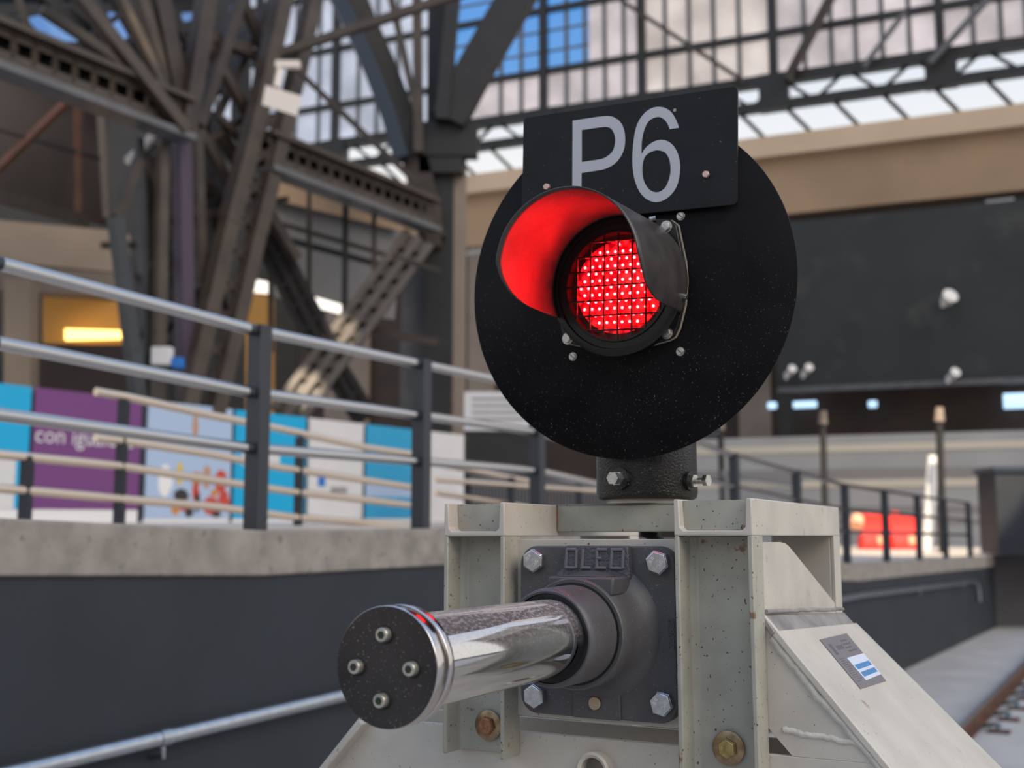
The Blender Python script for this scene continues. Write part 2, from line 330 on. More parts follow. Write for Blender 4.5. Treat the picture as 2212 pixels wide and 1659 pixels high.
BL = Vector((.3516, 1.28, .0133)); FL = Vector((.3215, .738, .0400)); low = n_ * .005
q = [p - low for p in (slope(.031, 0), slope(.002, 1), BL, FL)]
m = MB(); m.hexa(q, [p - n_ * .010 for p in q]); bp(m, 'shelf_plate', 'cream_dirty', bevel=.002)
def unu(x, y, u):
    r = ray(x, y); t = ((B.o + B.u * u - CAMP).dot(B.u)) / r.dot(B.u); q = CAMP + r * t - B.o; return (q.dot(B.v), q.dot(B.w))
gp = [unu(x, y, .3180) for x, y in ((1652, 1171), (1688, 1171), (1698, 1174), (1706, 1181), (1716, 1193), (1826, 1330), (1822, 1340), (1655, 1330))]
gp = [(.7375, gp[0][1])] + gp[1:-1] + [(.7375, gp[-1][1])]
m = MB(); m.hexa([(.3100, v, w) for v, w in gp], [(.3180, v, w) for v, w in gp]); bp(m, 'gusset_plate', 'cream', bevel=.0015)
def bead(pts, r, name='weld_bead', mat='weld'):
    m = MB(); P = [Vector(p) for p in pts]; Q = []
    for i in range(len(P) - 1):
        for k in range(7): Q.append(P[i].lerp(P[i + 1], k / 7) + Vector((random.uniform(-1, 1), 0, random.uniform(-1, 1))) * r * .28)
    m.tube(Q + [P[-1]], r, 10); return bp(m, name, mat)
bead([(.3215, .748, .0420), (.335, 1.0, .030), BL + Vector((-.004, -.01, .004))], .0040, mat='cream_dirty')
bead([slope(.035, 0) + Vector((-.012, .011, -.012)), slope(.10, 0) + Vector((-.014, .011, -.014)), slope(.16, 0) + Vector((-.014, .011, -.015)), slope(.24, 0) + Vector((-.011, .011, -.013)), slope(.55, 0) + Vector((-.012, .011, -.014))], .0095)
bead([(.350, .7400, -.1640), (.38, .7405, -.1690), (.42, .7405, -.171), (.45, .7405, -.1745), (.4820, .7400, -.1760)], .0065)
# rating plate with white and blue sticker on the right slope
def on_slope(st, lift): 
    p = slope(st[0] * 1.0, st[1]); return p + n_ * lift
def SP(k, t): return slope(math.hypot(.1744 * 4, .206 * 4) * k, t)
def quad_plate(q, th, lift):
    m = MB(); K = 8; g = [[SP(*qi(q, i / K, j / K)) + n_ * lift for j in range(K + 1)] for i in range(K + 1)]
    top = [p + n_ * th for r in g for p in r]; bot = [p for r in g for p in r]; N = len(top); fs = []
    ix = lambda i, j: i * (K + 1) + j
    for i in range(K):
        for j in range(K): fs += [(ix(i, j), ix(i + 1, j), ix(i + 1, j + 1), ix(i, j + 1)), (N + ix(i, j + 1), N + ix(i + 1, j + 1), N + ix(i + 1, j), N + ix(i, j))]
    rim = [ix(i, 0) for i in range(K)] + [ix(K, j) for j in range(K)] + [ix(K - i, K) for i in range(K)] + [ix(0, K - j) for j in range(K)]
    for a, b in zip(rim, rim[1:] + rim[:1]): fs.append((a, N + a, N + b, b))
    return m.add(top + bot, fs)
def qi(q, a, b):
    l = lambda p, r, t: (p[0] + (r[0] - p[0]) * t, p[1] + (r[1] - p[1]) * t)
    return l(l(q[0], q[1], a), l(q[3], q[2], a), b)
LQ = [(.0483, .3408), (.032, .7157), (.147, .650), (.1563, .3127)]
lp = bp(quad_plate(LQ, .0012, .0005), 'rating_plate', 'label_plate', label='grey metal rating plate')
SQ = [(.091, .4475), (.0817, .6855), (.1319, .6587), (.1416, .4362)]
stk = bp(quad_plate(SQ, .0006, .0018), 'sticker', 'label_white', lp, label='white sticker with two blue bands')
def qi(q, a, b):
    l = lambda p, r, t: (p[0] + (r[0] - p[0]) * t, p[1] + (r[1] - p[1]) * t)
    return l(l(q[0], q[1], a), l(q[3], q[2], a), b)
m = MB()
for b0, b1 in ((.34, .54), (.66, .86)):
    for i in range(16):
        a0 = .06 + i * .055; a = [SP(*qi(SQ, x, y)) + n_ * .0026 for x, y in ((a0, b0), (a0 + .046, b0), (a0 + .046, b1), (a0, b1))]; m.hexa(a, [p + n_ * .0003 for p in a])
bp(m, 'blue_print', 'label_blue', lp, smooth=False)
m = MB()
for (a0, a1, b0, b1) in [(.12, .20, .12, .34), (.30, .52, .18, .26), (.58, .80, .10, .13), (.58, .85, .17, .20), (.58, .78, .24, .27), (.58, .88, .31, .34)] + [(.08, .08 + random.uniform(.12, .26), b, b + .012) for b in [.42 + .04 * i for i in range(12)]]:
    a = [SP(*qi(LQ, x, y)) + n_ * .0018 for x, y in ((a0, b0), (a1, b0), (a1, b1), (a0, b1))]; m.hexa(a, [p + n_ * .0002 for p in a])
bp(m, 'small_print', 'label_text', lp, smooth=False)
# bolts through the column webs, with washers
def hexbolt(name, mat, r, h, wr=None, wh=.003, wmat=None, chamfer=True, parent=None, base=None):
    m = MB(); m.cyl((0, 0, 0), (0, -h * .82, 0), r, n=6).cyl((0, -h * .82, 0), (0, -h, 0), r * .985, r * .86, n=6)
    o = m.build(name, mat, parent, bevel=r * .04)
    if wr:
        k = MB(); k.lathe([(wr, 0), (wr, -wh * .7), (wr * .93, -wh), (0, -wh)], n=32); k.build('washer', wmat or mat, o)
    return o
for (u, w, mat, wm, ph, lab) in ((-.2465, -.1990, 'rust_bolt', 'washer_brass', .2, 'rusty brown bolt'), (.2515, -.2010, 'yellow_zinc', 'washer_brass', .45, 'yellowish zinc bolt')):
    o = hexbolt('column_bolt', mat, .0185, .016, .0300, .0045, wm, parent=stop); o.location = Vector((u, VF + .058 - .0045, w)) - BB; o.rotation_euler = (0, ph, 0); o['label'] = lab
m = MB(); m.lathe([(.034, .7375), (.034, .712), (.030, .708), (.024, .712), (.024, .7375)], -.0137, -.2638, 40); bp(m, 'pipe_socket', 'cream')
# small things seen through the slot: red/white post and hose
# ================================================================== HYDRAULIC BUFFER
HB = Vector((0, .70, -.165)); ram = thing('hydraulic_buffer', 'grey cast hydraulic buffer with chrome ram and flat bolted head', 'buffer', B.P(*HB), B.rot())
def hp(mb, name, mat, par=None, **k): return mb.build(name, mat, par or ram, HB, **k)
m = MB(); m.prism(rrect(-.162, .1645, -.1650, .1590, .036, 8), .7020, .7285); fl = hp(m, 'base_flange', 'cast', bevel=.003)
m = MB(); m.prism([(-.048, -.1655), (.052, -.1655), (.050, -.085), (-.046, -.085)], .697, .7025); hp(m, 'drain_pad', 'cast', fl, bevel=.002)
m = MB(); m.lathe([(.0118, .6955), (.0118, .6925), (0, .6925)], .0005, -.1365, 24); hp(m, 'drain_hole', 'beige_wall', fl)
m = MB(); m.lathe([(.0914, .600), (.0985, .600), (.1016, .604), (.1016, .645), (.103, .660), (.108, .675), (.116, .687), (.126, .695), (.134, .7025), (.09, .7035)], 0, 0, 72); boss = hp(m, 'boss_housing', 'cast', angle=50)
m = MB(); m.prism([(-.056, .070), (.076, .070), (.080, .1030), (-.0540, .1030)], .607, .690); hp(m, 'top_lug', 'cast', bevel=.004)
m = MB(); m.box(-.040, .058, .618, .672, .1030, .1050); hp(m, 'name_plate', 'cast', bevel=.0008)
m = MB(); m.prism([(-.0600, .098), (.0800, .098), (.0765, .1600), (-.0540, .1600)], .6840, .7025); pad = hp(m, 'name_panel', 'cast_rough', bevel=.002)
m = MB()
def stroke(a, b, r=.0034):
    m.cyl((a[0], .6835, a[1]), (b[0], .6835, b[1]), r, n=10)
T_, M_, L_ = .1525, .136, .1175
for a, b in (((-.0500, T_), (-.0295, T_)), ((-.0295, T_), (-.0310, L_)), ((-.0310, L_), (-.0530, L_)), ((-.0530, L_), (-.0500, T_)),
             ((-.0155, T_ + .001), (-.0185, L_)), ((-.0205, L_), (.0010, L_)),
             ((.0140, T_), (.0350, T_)), ((.0140, T_), (.0125, L_)), ((.0130, M_), (.0230, M_)), ((.0100, L_), (.0330, L_)),
             ((.0440, T_), (.0680, T_)), ((.0680, T_), (.0660, L_)), ((.0660, L_), (.0415, L_)), ((.0455, T_), (.0415, L_))): stroke(a, b)
hp(m, 'raised_letters', 'cast_letter', pad)
m = MB(); m.lathe([(.0780, .4975), (.0815, .4955), (.0850, .4985), (.0872, .510), (.0885, .600), (.0895, .606), (.0700, .606), (.0770, .520)], 0, 0, 72, cap=False); hp(m, 'gland_sleeve', 'cast', angle=50)
m = MB(); m.lathe([(.0930, .5995), (.0880, .5995)], 0, 0, 72, cap=False); hp(m, 'seam_ring', 'rubber')
m = MB(); m.lathe([(.0660, .506), (.0775, .503), (.0785, .52), (.069, .52)], 0, 0, 64, cap=False); hp(m, 'seal_ring', 'rubber')
m = MB(); m.lathe([(.0673, .046), (.0673, .530), (.05, .53)], 0, 0, 96); hp(m, 'piston_rod', 'chrome')
m = MB(); m.lathe([(.0800, .0245), (.0790, .029), (.0790, .030)], 0, 0, 96); hp(m, 'groove', 'rubber')
m = MB(); m.lathe([(.0823, .000), (.0830, .0012), (.0830, .0235), (.0822, .0250), (.0700, .0250)], 0, 0, 96); hp(m, 'head_rim', 'chrome_rim', angle=60)
m = MB(); m.lathe([(.0700, .0300), (.0822, .0300), (.0830, .0310), (.0828, .0420), (.0815, .0460), (.0660, .0462)], 0, 0, 96); hp(m, 'backing_ring', 'chrome_rim', angle=60)
m = MB(); m.lathe([(.0, -.0004), (.0820, -.0004), (.0824, .002)], 0, 0, 96); face = hp(m, 'head_face', 'cap_steel')
for (u, w) in ((-.0012, .0440), (-.0465, -.0012), (.0440, .0006), (-.0035, -.0438)):
    m = MB(); m.lathe([(.0132, -.0006), (.0130, -.0008), (0, -.0008)], u + .0010, w - .0005, 36); hp(m, 'counterbore', 'rubber', face)
    m = MB(); m.lathe([(.0098, -.0005), (.0098, -.0105), (.0090, -.0116), (.0058, -.0116)], u, w, 36); o = hp(m, 'cap_screw', 'socket', face)
    m = MB(); m.cyl((u, -.0112, w), (u, -.0118, w), .0058, n=6); hp(m, 'hex_socket', 'clip_green', face)
ph = (.52, .30, .48, .22)
for i, (u, w) in enumerate(((-.1275, .1302), (.1330, .1288), (-.1275, -.1302), (.1360, -.1272))):
    o = hexbolt('flange_bolt', 'zinc', .0238, .0185, None, parent=ram); o.location = Vector((u, .7022, w)) - HB; o.rotation_euler = (0, ph[i], 0)
    k = MB(); k.lathe([(.0172, -.0184), (.0172, -.0189), (0, -.0189)], n=32); k.build('bolt_face', 'zinc', o)
    t = text_obj('SFC', .0098, .0005, 'zinc_mark', 'head_marking', o, Matrix.Translation((.0085, -.0192, 0)) @ Matrix.Rotation(PI / 2, 4, 'X') @ Matrix.Rotation(-PI / 2 - .25, 4, 'Z'))
    t = text_obj('8.8', .0098, .0005, 'zinc_mark', 'head_marking', o, Matrix.Translation((-.0095, -.0192, .002)) @ Matrix.Rotation(PI / 2, 4, 'X') @ Matrix.Rotation(PI / 2 - .25, 4, 'Z'))
text_obj('220820', .0185, .0012, 'cast', 'cast_number', fl, text_on(fl, HB, .1545, .7015, -.002, PI / 2))
# ================================================================== SIGNAL
S = Frame((.25682509, 2.27902257, .45529309), .4965, -.0384, .0304)
PB = B.P(0, .985, .2475)                          # foot of the signal post on the cross member
sig = thing('railway_signal', 'round black railway signal with a lit red lamp and a P6 number plate', 'signal', PB, S.rot())
SB = Vector(((PB - S.o).dot(S.u), (PB - S.o).dot(S.v), (PB - S.o).dot(S.w)))
def sp(mb, name, mat, par=None, **k): return mb.build(name, mat, par or sig, SB, **k)
m = MB(); m.lathe([(.0, .0139), (.3654, .0139), (.3664, .0150), (.3664, .0180), (0, .0180)], -.0317, .0319, 160); disc = sp(m, 'backboard', 'signal_black', angle=60)
m = MB(); m.prism(rrect(-.2722, .2175, .1783, .4221, .0105, 6), .0, .0055); plate = sp(m, 'number_plate', 'plate_black', bevel=.0008)
PO = [(-.1503, .3990), (-.0944, .3993), (-.0787, .3990), (-.0631, .3972), (-.0506, .3919), (-.0381, .3807), (-.0295, .3636), (-.0266, .3444), (-.0279, .3257), (-.0341, .3091), (-.0462, .2946), (-.0616, .2862), (-.0771, .2822), (-.1270, .2804), (-.1262, .2010), (-.1480, .2010)]
PIN = [(-.1280, .3753), (-.0862, .3757), (-.069, .3743), (-.058, .3681), (-.0509, .3548), (-.0492, .3429), (-.0506, .33), (-.0558, .319), (-.065, .3114), (-.0774, .3063), (-.0931, .3052), (-.1272, .3045)]
SO = [(.0936, .3513), (.0874, .3675), (.0777, .3848), (.0651, .3959), (.0484, .4017), (.0316, .4006), (.0176, .3931), (.0065, .3811), (-.0019, .3633), (-.0067, .3396), (-.0092, .3102), (-.0089, .2831), (-.0058, .2612), (.001, .239), (.0111, .2206), (.0253, .2071), (.0421, .2001), (.0587, .2012), (.0751, .2101), (.0873, .2246), (.0945, .2449), (.0965, .2684), (.0936, .2899), (.0852, .3094), (.0713, .3244), (.0547, .3305), (.038, .3286), (.0241, .3209), (.0157, .3125), (.0107, .3051), (.0113, .3319), (.0153, .353), (.0235, .3707), (.0347, .3786), (.0486, .3802), (.0598, .3739), (.0682, .3634), (.0733, .3508)]
SI = [(.0493, .309), (.0632, .3028), (.073, .287), (.076, .2655), (.0734, .2472), (.0653, .2296), (.053, .2211), (.0405, .2216), (.0278, .2295), (.0179, .2453), (.0134, .2645), (.0138, .2832), (.0187, .2988), (.0298, .3068), (.041, .3095)]
for nm, loops in (('letter', [smooth_loop(PO, {0, 13, 14, 15, 1, 12}), smooth_loop(PIN, {0, 11, 1, 10})]), ('digit', [smooth_loop(SO, {0, 37, 29}), smooth_loop(SI, set())])):
    me = outline_mesh(loops, .0004); me.transform(Matrix.Translation(Vector((0, -.0006, 0)) - SB) @ Matrix.Rotation(PI / 2, 4, 'X')); me.materials.clear(); me.materials.append(MAT['letter_grey'])
    o = bpy.data.objects.new(nm, me); COL.objects.link(o); o.parent = plate
m = MB(); m.lathe([(.0036, -.0004), (0, -.0004)], .0836, .390, 20); sp(m, 'fixing_hole', 'panel_white', plate)
def bolt_at(name, mat, r, h, u, v, w, par, wr=None, wmat=None, ph=0.2, n=6):
    m = MB(); m.cyl((0, 0, 0), (0, -h, 0), r, r * .93, n=n); o = m.build(name, mat, par, bevel=r * .06); o.location = Vector((u, v, w)) - SB; o.rotation_euler = (0, ph, 0)
    if wr: k = MB(); k.lathe([(wr, 0), (wr, -.0018), (0, -.0018)], n=28); k.build('washer', wmat or mat, o)
    return o
bolt_at('plate_bolt', 'pink_bolt', .0078, .006, .1527, 0, .2461, plate); bolt_at('plate_bolt', 'pink_bolt', .0078, .008, -.2090, 0, .2580, plate)
for (u, w) in ((.0941, .1686), (.0954, -.1129), (-.1475, -.1157)):
    o = bolt_at('board_screw', 'steel_bolt', .0075, .006, u, .0139, w, disc, .0090, n=18); k = MB(); k.box(-.0065, .0065, -.0064, -.0058, -.0008, .0008); s_ = k.build('slot', 'rubber', o); s_.rotation_euler = (0, .5, 0)
# lamp unit
LU, LW = -.0290, .0240
bk = [(-.158, .150), (-.120, .160), (-.029, .1665), (.060, .160), (.0800, .157), (.0935, .146), (.100, .115), (.110, .070), (.1135, .030), (.110, -.020), (.0985, -.066), (.0900, -.0835), (.078, -.0900), (.020, -.1035), (-.0150, -.1110), (-.045, -.1112), (-.085, -.104), (-.145, -.0905), (-.158, -.0830), (-.166, -.05), (-.172, .03), (-.166, .110)]
m = MB(); m.prism(bk, -.014, .0000); lamp = sp(m, 'lamp_unit', 'lamp_black', bevel=.002)
m = MB(); m.prism([(LU + (p[0] - LU) * 1.012, LW + (p[1] - LW) * 1.012) for p in bk], .0000, .0036); sp(m, 'gasket', 'gasket', lamp)
m = MB(); m.prism([(LU + (p[0] - LU) * 1.0, LW + (p[1] - LW) * 1.0) for p in bk], .0036, .0139); sp(m, 'back_box', 'lamp_black', lamp)
for (u, w) in ((.0730, .1425), (.0762, -.0771), (-.1475, -.0799), (-.142, .138)): bolt_at('lamp_bolt', 'steel_bolt', .0105, .0085, u, -.0140, w, lamp, .0125, ph=.35)
m = MB(); m.lathe([(.1475, -.0135), (.1475, -.034), (.1445, -.036), (.1330, -.036), (.1310, -.030), (.1180, -.030), (.1165, -.034), (.1125, -.034), (.1105, -.0142), (.1105, -.0141), (.0, -.0141)], LU, LW, 96); sp(m, 'lens_ring', 'lamp_black', lamp, angle=50)
m = MB(); m.lathe([(.0, -.0200), (.0600, -.0190), (.0985, -.0150)], LU, LW, 96); lens = sp(m, 'lens', 'red_lens', lamp, label='red lit lens')
leds = []; p_ = .0172
for i in range(-7, 8):
    for j in range(-7, 8):
        x = (i + .5 * (j % 2)) * p_; z = j * p_ * .866
        if math.hypot(x, z) < .090: leds.append((LU + x, LW + z))
led0 = None
for (u, w) in leds:
    if led0 is None:
        k = MB(); k.lathe([(0, -.0024), (.0020, -.0018), (.0030, 0)], n=10); led0 = k.build('led', 'led_white', lens); led0.location = Vector((u, -.0202, w)) - SB
    else: dup(led0, lens, Vector((u, -.0202, w)) - SB)
m = MB(); g = .0312; R_ = .1115
for i in range(-3, 4):
    o_ = i * g + .002; h = math.sqrt(max(0, R_ ** 2 - o_ ** 2))
    m.cyl((LU + o_, -.0285, LW - h), (LU + o_, -.0285, LW + h), .0022, n=8).cyl((LU - h, -.0305, LW + o_), (LU + h, -.0305, LW + o_), .0022, n=8)
sp(m, 'wire_grille', 'lamp_black', lamp)
HV = [(0, -.290), (60, -.290), (84, -.286), (94, -.268), (103, -.240), (109, -.205), (112.5, -.160), (114, -.110), (114.5, -.070)]
def hv(a):
    a = abs(a)
    for (a0, v0), (a1, v1) in zip(HV, HV[1:]):
        if a <= a1: return v0 + (v1 - v0) * (a - a0) / (a1 - a0)
    return HV[-1][1]
m = MB(); NA, NV = 96, 14; vs = []; fs = []; RH = .1475
for i in range(NA + 1):
    a = -114.5 + 229 * i / NA; f = hv(a)
    for j in range(NV + 1):
        v = -.020 + (f + .020) * j / NV; vs.append((LU + .0025 + RH * math.sin(math.radians(a)), v, LW + RH * math.cos(math.radians(a))))
for i in range(NA):
    for j in range(NV): k = i * (NV + 1) + j; fs.append((k, k + 1, k + NV + 2, k + NV + 1))
m.add(vs, fs); lin = [LU + .0025, LW]; hood = sp(m, 'hood', 'hood_black', lamp, angle=60); sm = hood.modifiers.new('solid', 'SOLIDIFY'); sm.thickness = .0028; sm.offset = 0
k = MB(); k.cyl((LU + .0025 + .1415, -.036, LW - .030), (LU + .0025 + .1530, -.036, LW - .033), .0055, n=14); sp(k, 'hood_screw', 'steel_bolt', lamp)
for (u, v, w) in ((.0830, -.020, .1480),): 
    k = MB(); k.cyl((u - .045, v, w + .012), (u - .033, v + .004, w + .014), .0055, n=8); sp(k, 'hood_screw', 'steel_bolt', lamp)
# post sleeve (vertical, in the frame of the buffer)
def Q(u, v, w): q = B.P(u, v, w) - S.o; return Vector((q.dot(S.u), q.dot(S.v), q.dot(S.w)))
def axis_cyl(prof, c, n=64):
    m = MB(); vs = []; fs = []
    for r, w in prof:
        for k in range(n): vs.append(Q(c[0] + r * math.cos(2 * PI * k / n), c[1] + r * math.sin(2 * PI * k / n), w))
    for i in range(len(prof) - 1):
        for k in range(n): fs.append((i * n + k, i * n + (k + 1) % n, (i + 1) * n + (k + 1) % n, (i + 1) * n + k))
    fs += [list(range(n))[::-1], [(len(prof) - 1) * n + k for k in range(n)]]; m.add(vs, fs); return m
PC = (.000, .985)
sl = sp(axis_cyl([(.100, .2560), (.107, .2600), (.1095, .270), (.1080, .50), (.105, .92), (.10, .93)], PC), 'post_sleeve', 'sleeve_black')
sp(axis_cyl([(.088, .2475), (.088, .262)], PC), 'base_ring', 'cream')
m = MB(); m.hexa([Q(u, v, .40) for u, v in ((-.13, .885), (.13, .885), (.13, 1.12), (-.13, 1.12))], [Q(u, v, .90) for u, v in ((-.13, .885), (.13, .885), (.13, 1.12), (-.13, 1.12))]); sp(m, 'head_box', 'lamp_black', bevel=.01)
pc_ = B.unv(1402, 1163, 1.02)
m = MB(); m.tube([Q(pc_.x + .035, 1.07, pc_.z - .10), Q(pc_.x + .03, 1.04, pc_.z - .03), Q(pc_.x + .015, 1.02, pc_.z + .004), Q(pc_.x - .01, 1.03, pc_.z + .010), Q(pc_.x - .02, 1.05, .235)], .013, 12); sp(m, 'signal_cable', 'rubber')
def sleeve_bolt(ang, r0, w, lens_, rb):
    d = Vector((math.cos(ang), math.sin(ang), 0)); f = lambda r: Q(PC[0] + d.x * r, PC[1] + d.y * r, w)
    m = MB(); m.cyl(f(r0 - .01), f(r0 + .011), rb * 2.0, n=28); b = sp(m, 'bolt_boss', 'sleeve_black', sl)
    m = MB(); m.cyl(f(r0 + .011), f(r0 + .019), rb * 1.35, n=6); sp(m, 'lock_nut', 'steel_bolt', sl)
    m = MB(); m.cyl(f(r0 + .019), f(r0 + .019 + lens_), rb * .62, n=16); sp(m, 'bolt_shank', 'steel_bolt', sl)
    m = MB(); m.cyl(f(r0 + .019 + lens_), f(r0 + .029 + lens_), rb * 1.2, n=6); sp(m, 'bolt_head', 'steel_bolt', sl)
q0 = B.unv(1345, 1037, .865)
sleeve_bolt(math.radians(-98), .108, .2975, .008, .0115)
sleeve_bolt(math.radians(-14), .106, .2930, .022, .0105)
# ================================================================== SETTING: ground, platform
FLOOR = 0.0
m = MB(); m.box(-45, 60, -22, 75, -.3, 0); struct(m.build('floor', 'floor_conc', smooth=False))
P1 = Vector((-1.33, 5.93, 0)); D1 = Vector((.515, .857, 0)).normalized(); P3 = P1 + D1 * 3.05; D2 = Vector((.54, .842, 0)).normalized()
Z_ = lambda z: CAMZ + z
def nrm(d): return Vector((-d.y, d.x, 0))
# (point, platform height) along the fence line
LINE = [(P1 - D1 * 6.5, .253), (P1 - D1 * 1.54, .0), (P1 - D1 * .05, -.062), (P3, -.068), (P3 + D2 * 4.08, -.40), (P3 + D2 * 8.18, -.62), (P3 + D2 * 16.9, -.77), (P3 + D2 * 18.6, -.79)]
LINE = [(Vector((p.x, p.y, Z_(z))), z) for p, z in LINE]
def linept(s):    # s = distance along the line measured from P1
    acc = -6.5
    for (a, _), (b, _) in zip(LINE, LINE[1:]):
        l = math.hypot(b.x - a.x, b.y - a.y)
        if s <= acc + l: return a.lerp(b, (s - acc) / l)
        acc += l
    return LINE[-1][0].copy()
def strip(off0, off1, dz0, dz1, pts=None):      # a bar following the fence line
    m = MB(); R = []
    for i, (p, z) in enumerate(LINE):
        d = (LINE[min(i + 1, len(LINE) - 1)][0] - LINE[max(i - 1, 0)][0]); d.z = 0; n = nrm(d.normalized())
        z0 = dz0 if not callable(dz0) else dz0(p); 
        a0 = Vector((p.x, p.y, z0 if callable(dz0) else p.z + dz0)); a1 = Vector((p.x, p.y, p.z + dz1))
        R.append([a0 + n * off0, a0 + n * off1, a1 + n * off1, a1 + n * off0])
    vs = [v for r in R for v in r]; fs = [(4 * i + k, 4 * i + (k + 1) % 4, 4 * i + 4 + (k + 1) % 4, 4 * i + 4 + k) for i in range(len(R) - 1) for k in range(4)]
    fs += [(0, 1, 2, 3), tuple(4 * (len(R) - 1) + k for k in (3, 2, 1, 0))]; m.add(vs, fs); return m
struct(strip(-.10, .28, -.235, 0).build('platform_coping', 'concrete', bevel=.012, angle=30))
struct(strip(-.075, .25, lambda p: 0.0, -.235).build('platform_wall', 'wall_dark', angle=30))
struct(strip(.25, 1.75, -.30, -.02).build('ramp', 'platform_pave', angle=30))
nL = nrm(D1)
a = P1 - D1 * 6.5 + nL * 1.75; b = P3 + D1 * 1.0 + nL * 1.75
m = MB(); zz = Z_(-.065)
poly = [(a.x, a.y), (b.x, b.y), (b.x - .6, 60), (-40, 60), (-40, a.y)]
m.hexa([(x, y, 0.02) for x, y in poly], [(x, y, zz) for x, y in poly]); struct(m.build('platform_floor', 'platform_pave', smooth=False))
c = P3 + D2 * 1.0 + nrm(D2) * 1.75; d = P3 + D2 * 18.6 + nrm(D2) * .3
poly = [(b.x + .02, b.y + 3), (c.x + 3, c.y + 5.2), (d.x, d.y), (45, 26), (45, 60), (b.x - .58, 60)]
m = MB(); m.hexa([(x, y, .02) for x, y in poly], [(x, y, Z_(-.79)) for x, y in poly]); struct(m.build('concourse_floor', 'platform_pave', smooth=False))
m = MB(); e0 = Vector((d.x, d.y, 0)); m.hexa([(d.x - .05, d.y - .15, 0), (45, 25.7, 0), (45, 26.0, 0), (d.x, d.y + .05, 0)], [(d.x - .05, d.y - .15, Z_(-.80)), (45, 25.7, Z_(-.80)), (45, 26.0, Z_(-.80)), (d.x, d.y + .05, Z_(-.80))]); struct(m.build('concourse_wall', 'mauve_wall', smooth=False))
# ---- platform fence
def fence_post(par, base, p, h, w=.088, mat='anthracite', d=D1):
    m = MB(); a = d; n = nrm(d); c = Vector((p.x, p.y, p.z)) - base
    q = [c + a * (x * w / 2) + n * (y * w * .55) for x, y in ((-1, -1), (1, -1), (1, 1), (-1, 1))]
    m.hexa(q, [v + Vector((0, 0, h)) for v in q]); return m.build('post', mat, par, bevel=.003)
FB = linept(1.5); fen = thing('platform_railing', 'grey post and steel tube railing along the edge of the dark platform wall', 'railing', FB)
for s in (-4.8, -3.25, -1.72, .02, 1.53, 3.06, 5.1, 7.14, 9.2, 11.24, 13.35, 15.5, 17.6, 19.9): 
    p = linept(s) + nL * .06; fence_post(fen, FB, p, 1.105 if s < 10 else 1.10, d=D1 if s < 3 else D2)
for h, smax in ((1.075, 20.0), (.735, 20.0), (.435, 20.0)):
    m = MB(); m.tube([linept(s) + nL * .06 + Vector((0, 0, h)) - FB for s in (-6.2, -3.0, -1.72, -.06, 1.5, 3.04, 3.2, 5.1, 7.13, 9.2, 11.24, 15.5, 19.9)], .030, 16); m.build('rail', 'rail_steel', fen)
for s in (-1.52, .02, 1.53, 3.06):
    for h in (1.075, .735, .435):
        p = linept(s - .06) + nL * .06 + Vector((0, 0, h)) - FB; k = MB(); k.cyl(p - D1 * .035, p + D1 * .035, .031, n=14); k.build('rail_clamp', 'anthracite', fen)
# ---- handrail pipe on the wall
def wallpipe(s, z): p = linept(s); d = D1 if s < 3 else D2; return Vector((p.x, p.y, Z_(z))) - nrm(d) * .155
HBs = wallpipe(2, -.97); hr = thing('wall_handrail', 'galvanised steel pipe handrail bracketed to the dark platform wall', 'handrail', HBs)
pp = [(-6, -1.02), (-1.5, -1.00), (.6, -.968), (3.0, -.975), (7, -1.0), (11.2, -1.03), (19.0, -1.22), (19.3, -1.26), (19.4, -1.40), (19.4, -1.62)]
m = MB(); m.tube([wallpipe(s, z) - HBs for s, z in pp], .036, 16); m.build('pipe', 'pipe_galv', hr)
for s, z in ((-2.9, -1.01), (-.75, -.988), (2.2, -.97), (5.2, -.99), (8.4, -1.012), (14.5, -1.11), (18, -1.19)):
    p = wallpipe(s, z) - HBs; d = D1 if s < 3 else D2
    k = MB(); k.cyl(p - d * .03, p + d * .03, .041, n=16).tube([p - Vector((0, 0, .03)), p - Vector((0, 0, .085)), p + nrm(d) * .085 - Vector((0, 0, .10))], .012, 10); k.build('bracket', 'pipe_galv', hr)
# ---- ramp railing behind (four tubes)
F2 = at(560, 1120, 9.3); rb = thing('ramp_railing', 'sunlit four tube railing on the far side of the ramp before the colour panels', 'railing', Vector((F2.x, F2.y, Z_(-.06))))
rbB = rb.location.copy()
def ry(x): return 8.1 * (1 - (x - 271) / (2400 * 0)) if False else None
A0 = Vector((-2.82, 8.1, 0)); A1 = Vector((-.94, 10.7, 0))
def fx(x):        # point on that fence line seen at column x
    t0, t1 = A0, A1; k = (x - CX) / FPX; dx = t1 - t0; s = (k * t0.y - t0.x) / (dx.x - k * dx.y); return t0 + dx * s
def fr(x, y): p = fx(x); return at(x, y, p.y)
for rail in ([(207, 846), (271, 857), (450, 896), (594, 924), (792, 967), (905, 983)], [(207, 945), (271, 953), (450, 980), (594, 1008), (786, 1037), (911, 1056)], [(-80, 975), (0, 982), (255, 1006), (450, 1036), (629, 1062), (905, 1093)], [(-80, 1049), (0, 1055), (255, 1077), (450, 1093), (626, 1116), (905, 1139)]):
    m = MB(); m.tube([fr(*q) - rbB for q in rail], .031, 12); m.build('rail', 'rail_sunlit', rb)
for x, y0 in ((60, 985), (268, 866), (648, 945), (908, 984)):
    p = fr(x, y0); m = MB(); m.box(p.x - .035 - rbB.x, p.x + .035 - rbB.x, p.y - .035 - rbB.y, p.y + .035 - rbB.y, 0, p.z - rbB.z); m.build('post', 'anthracite', rb)
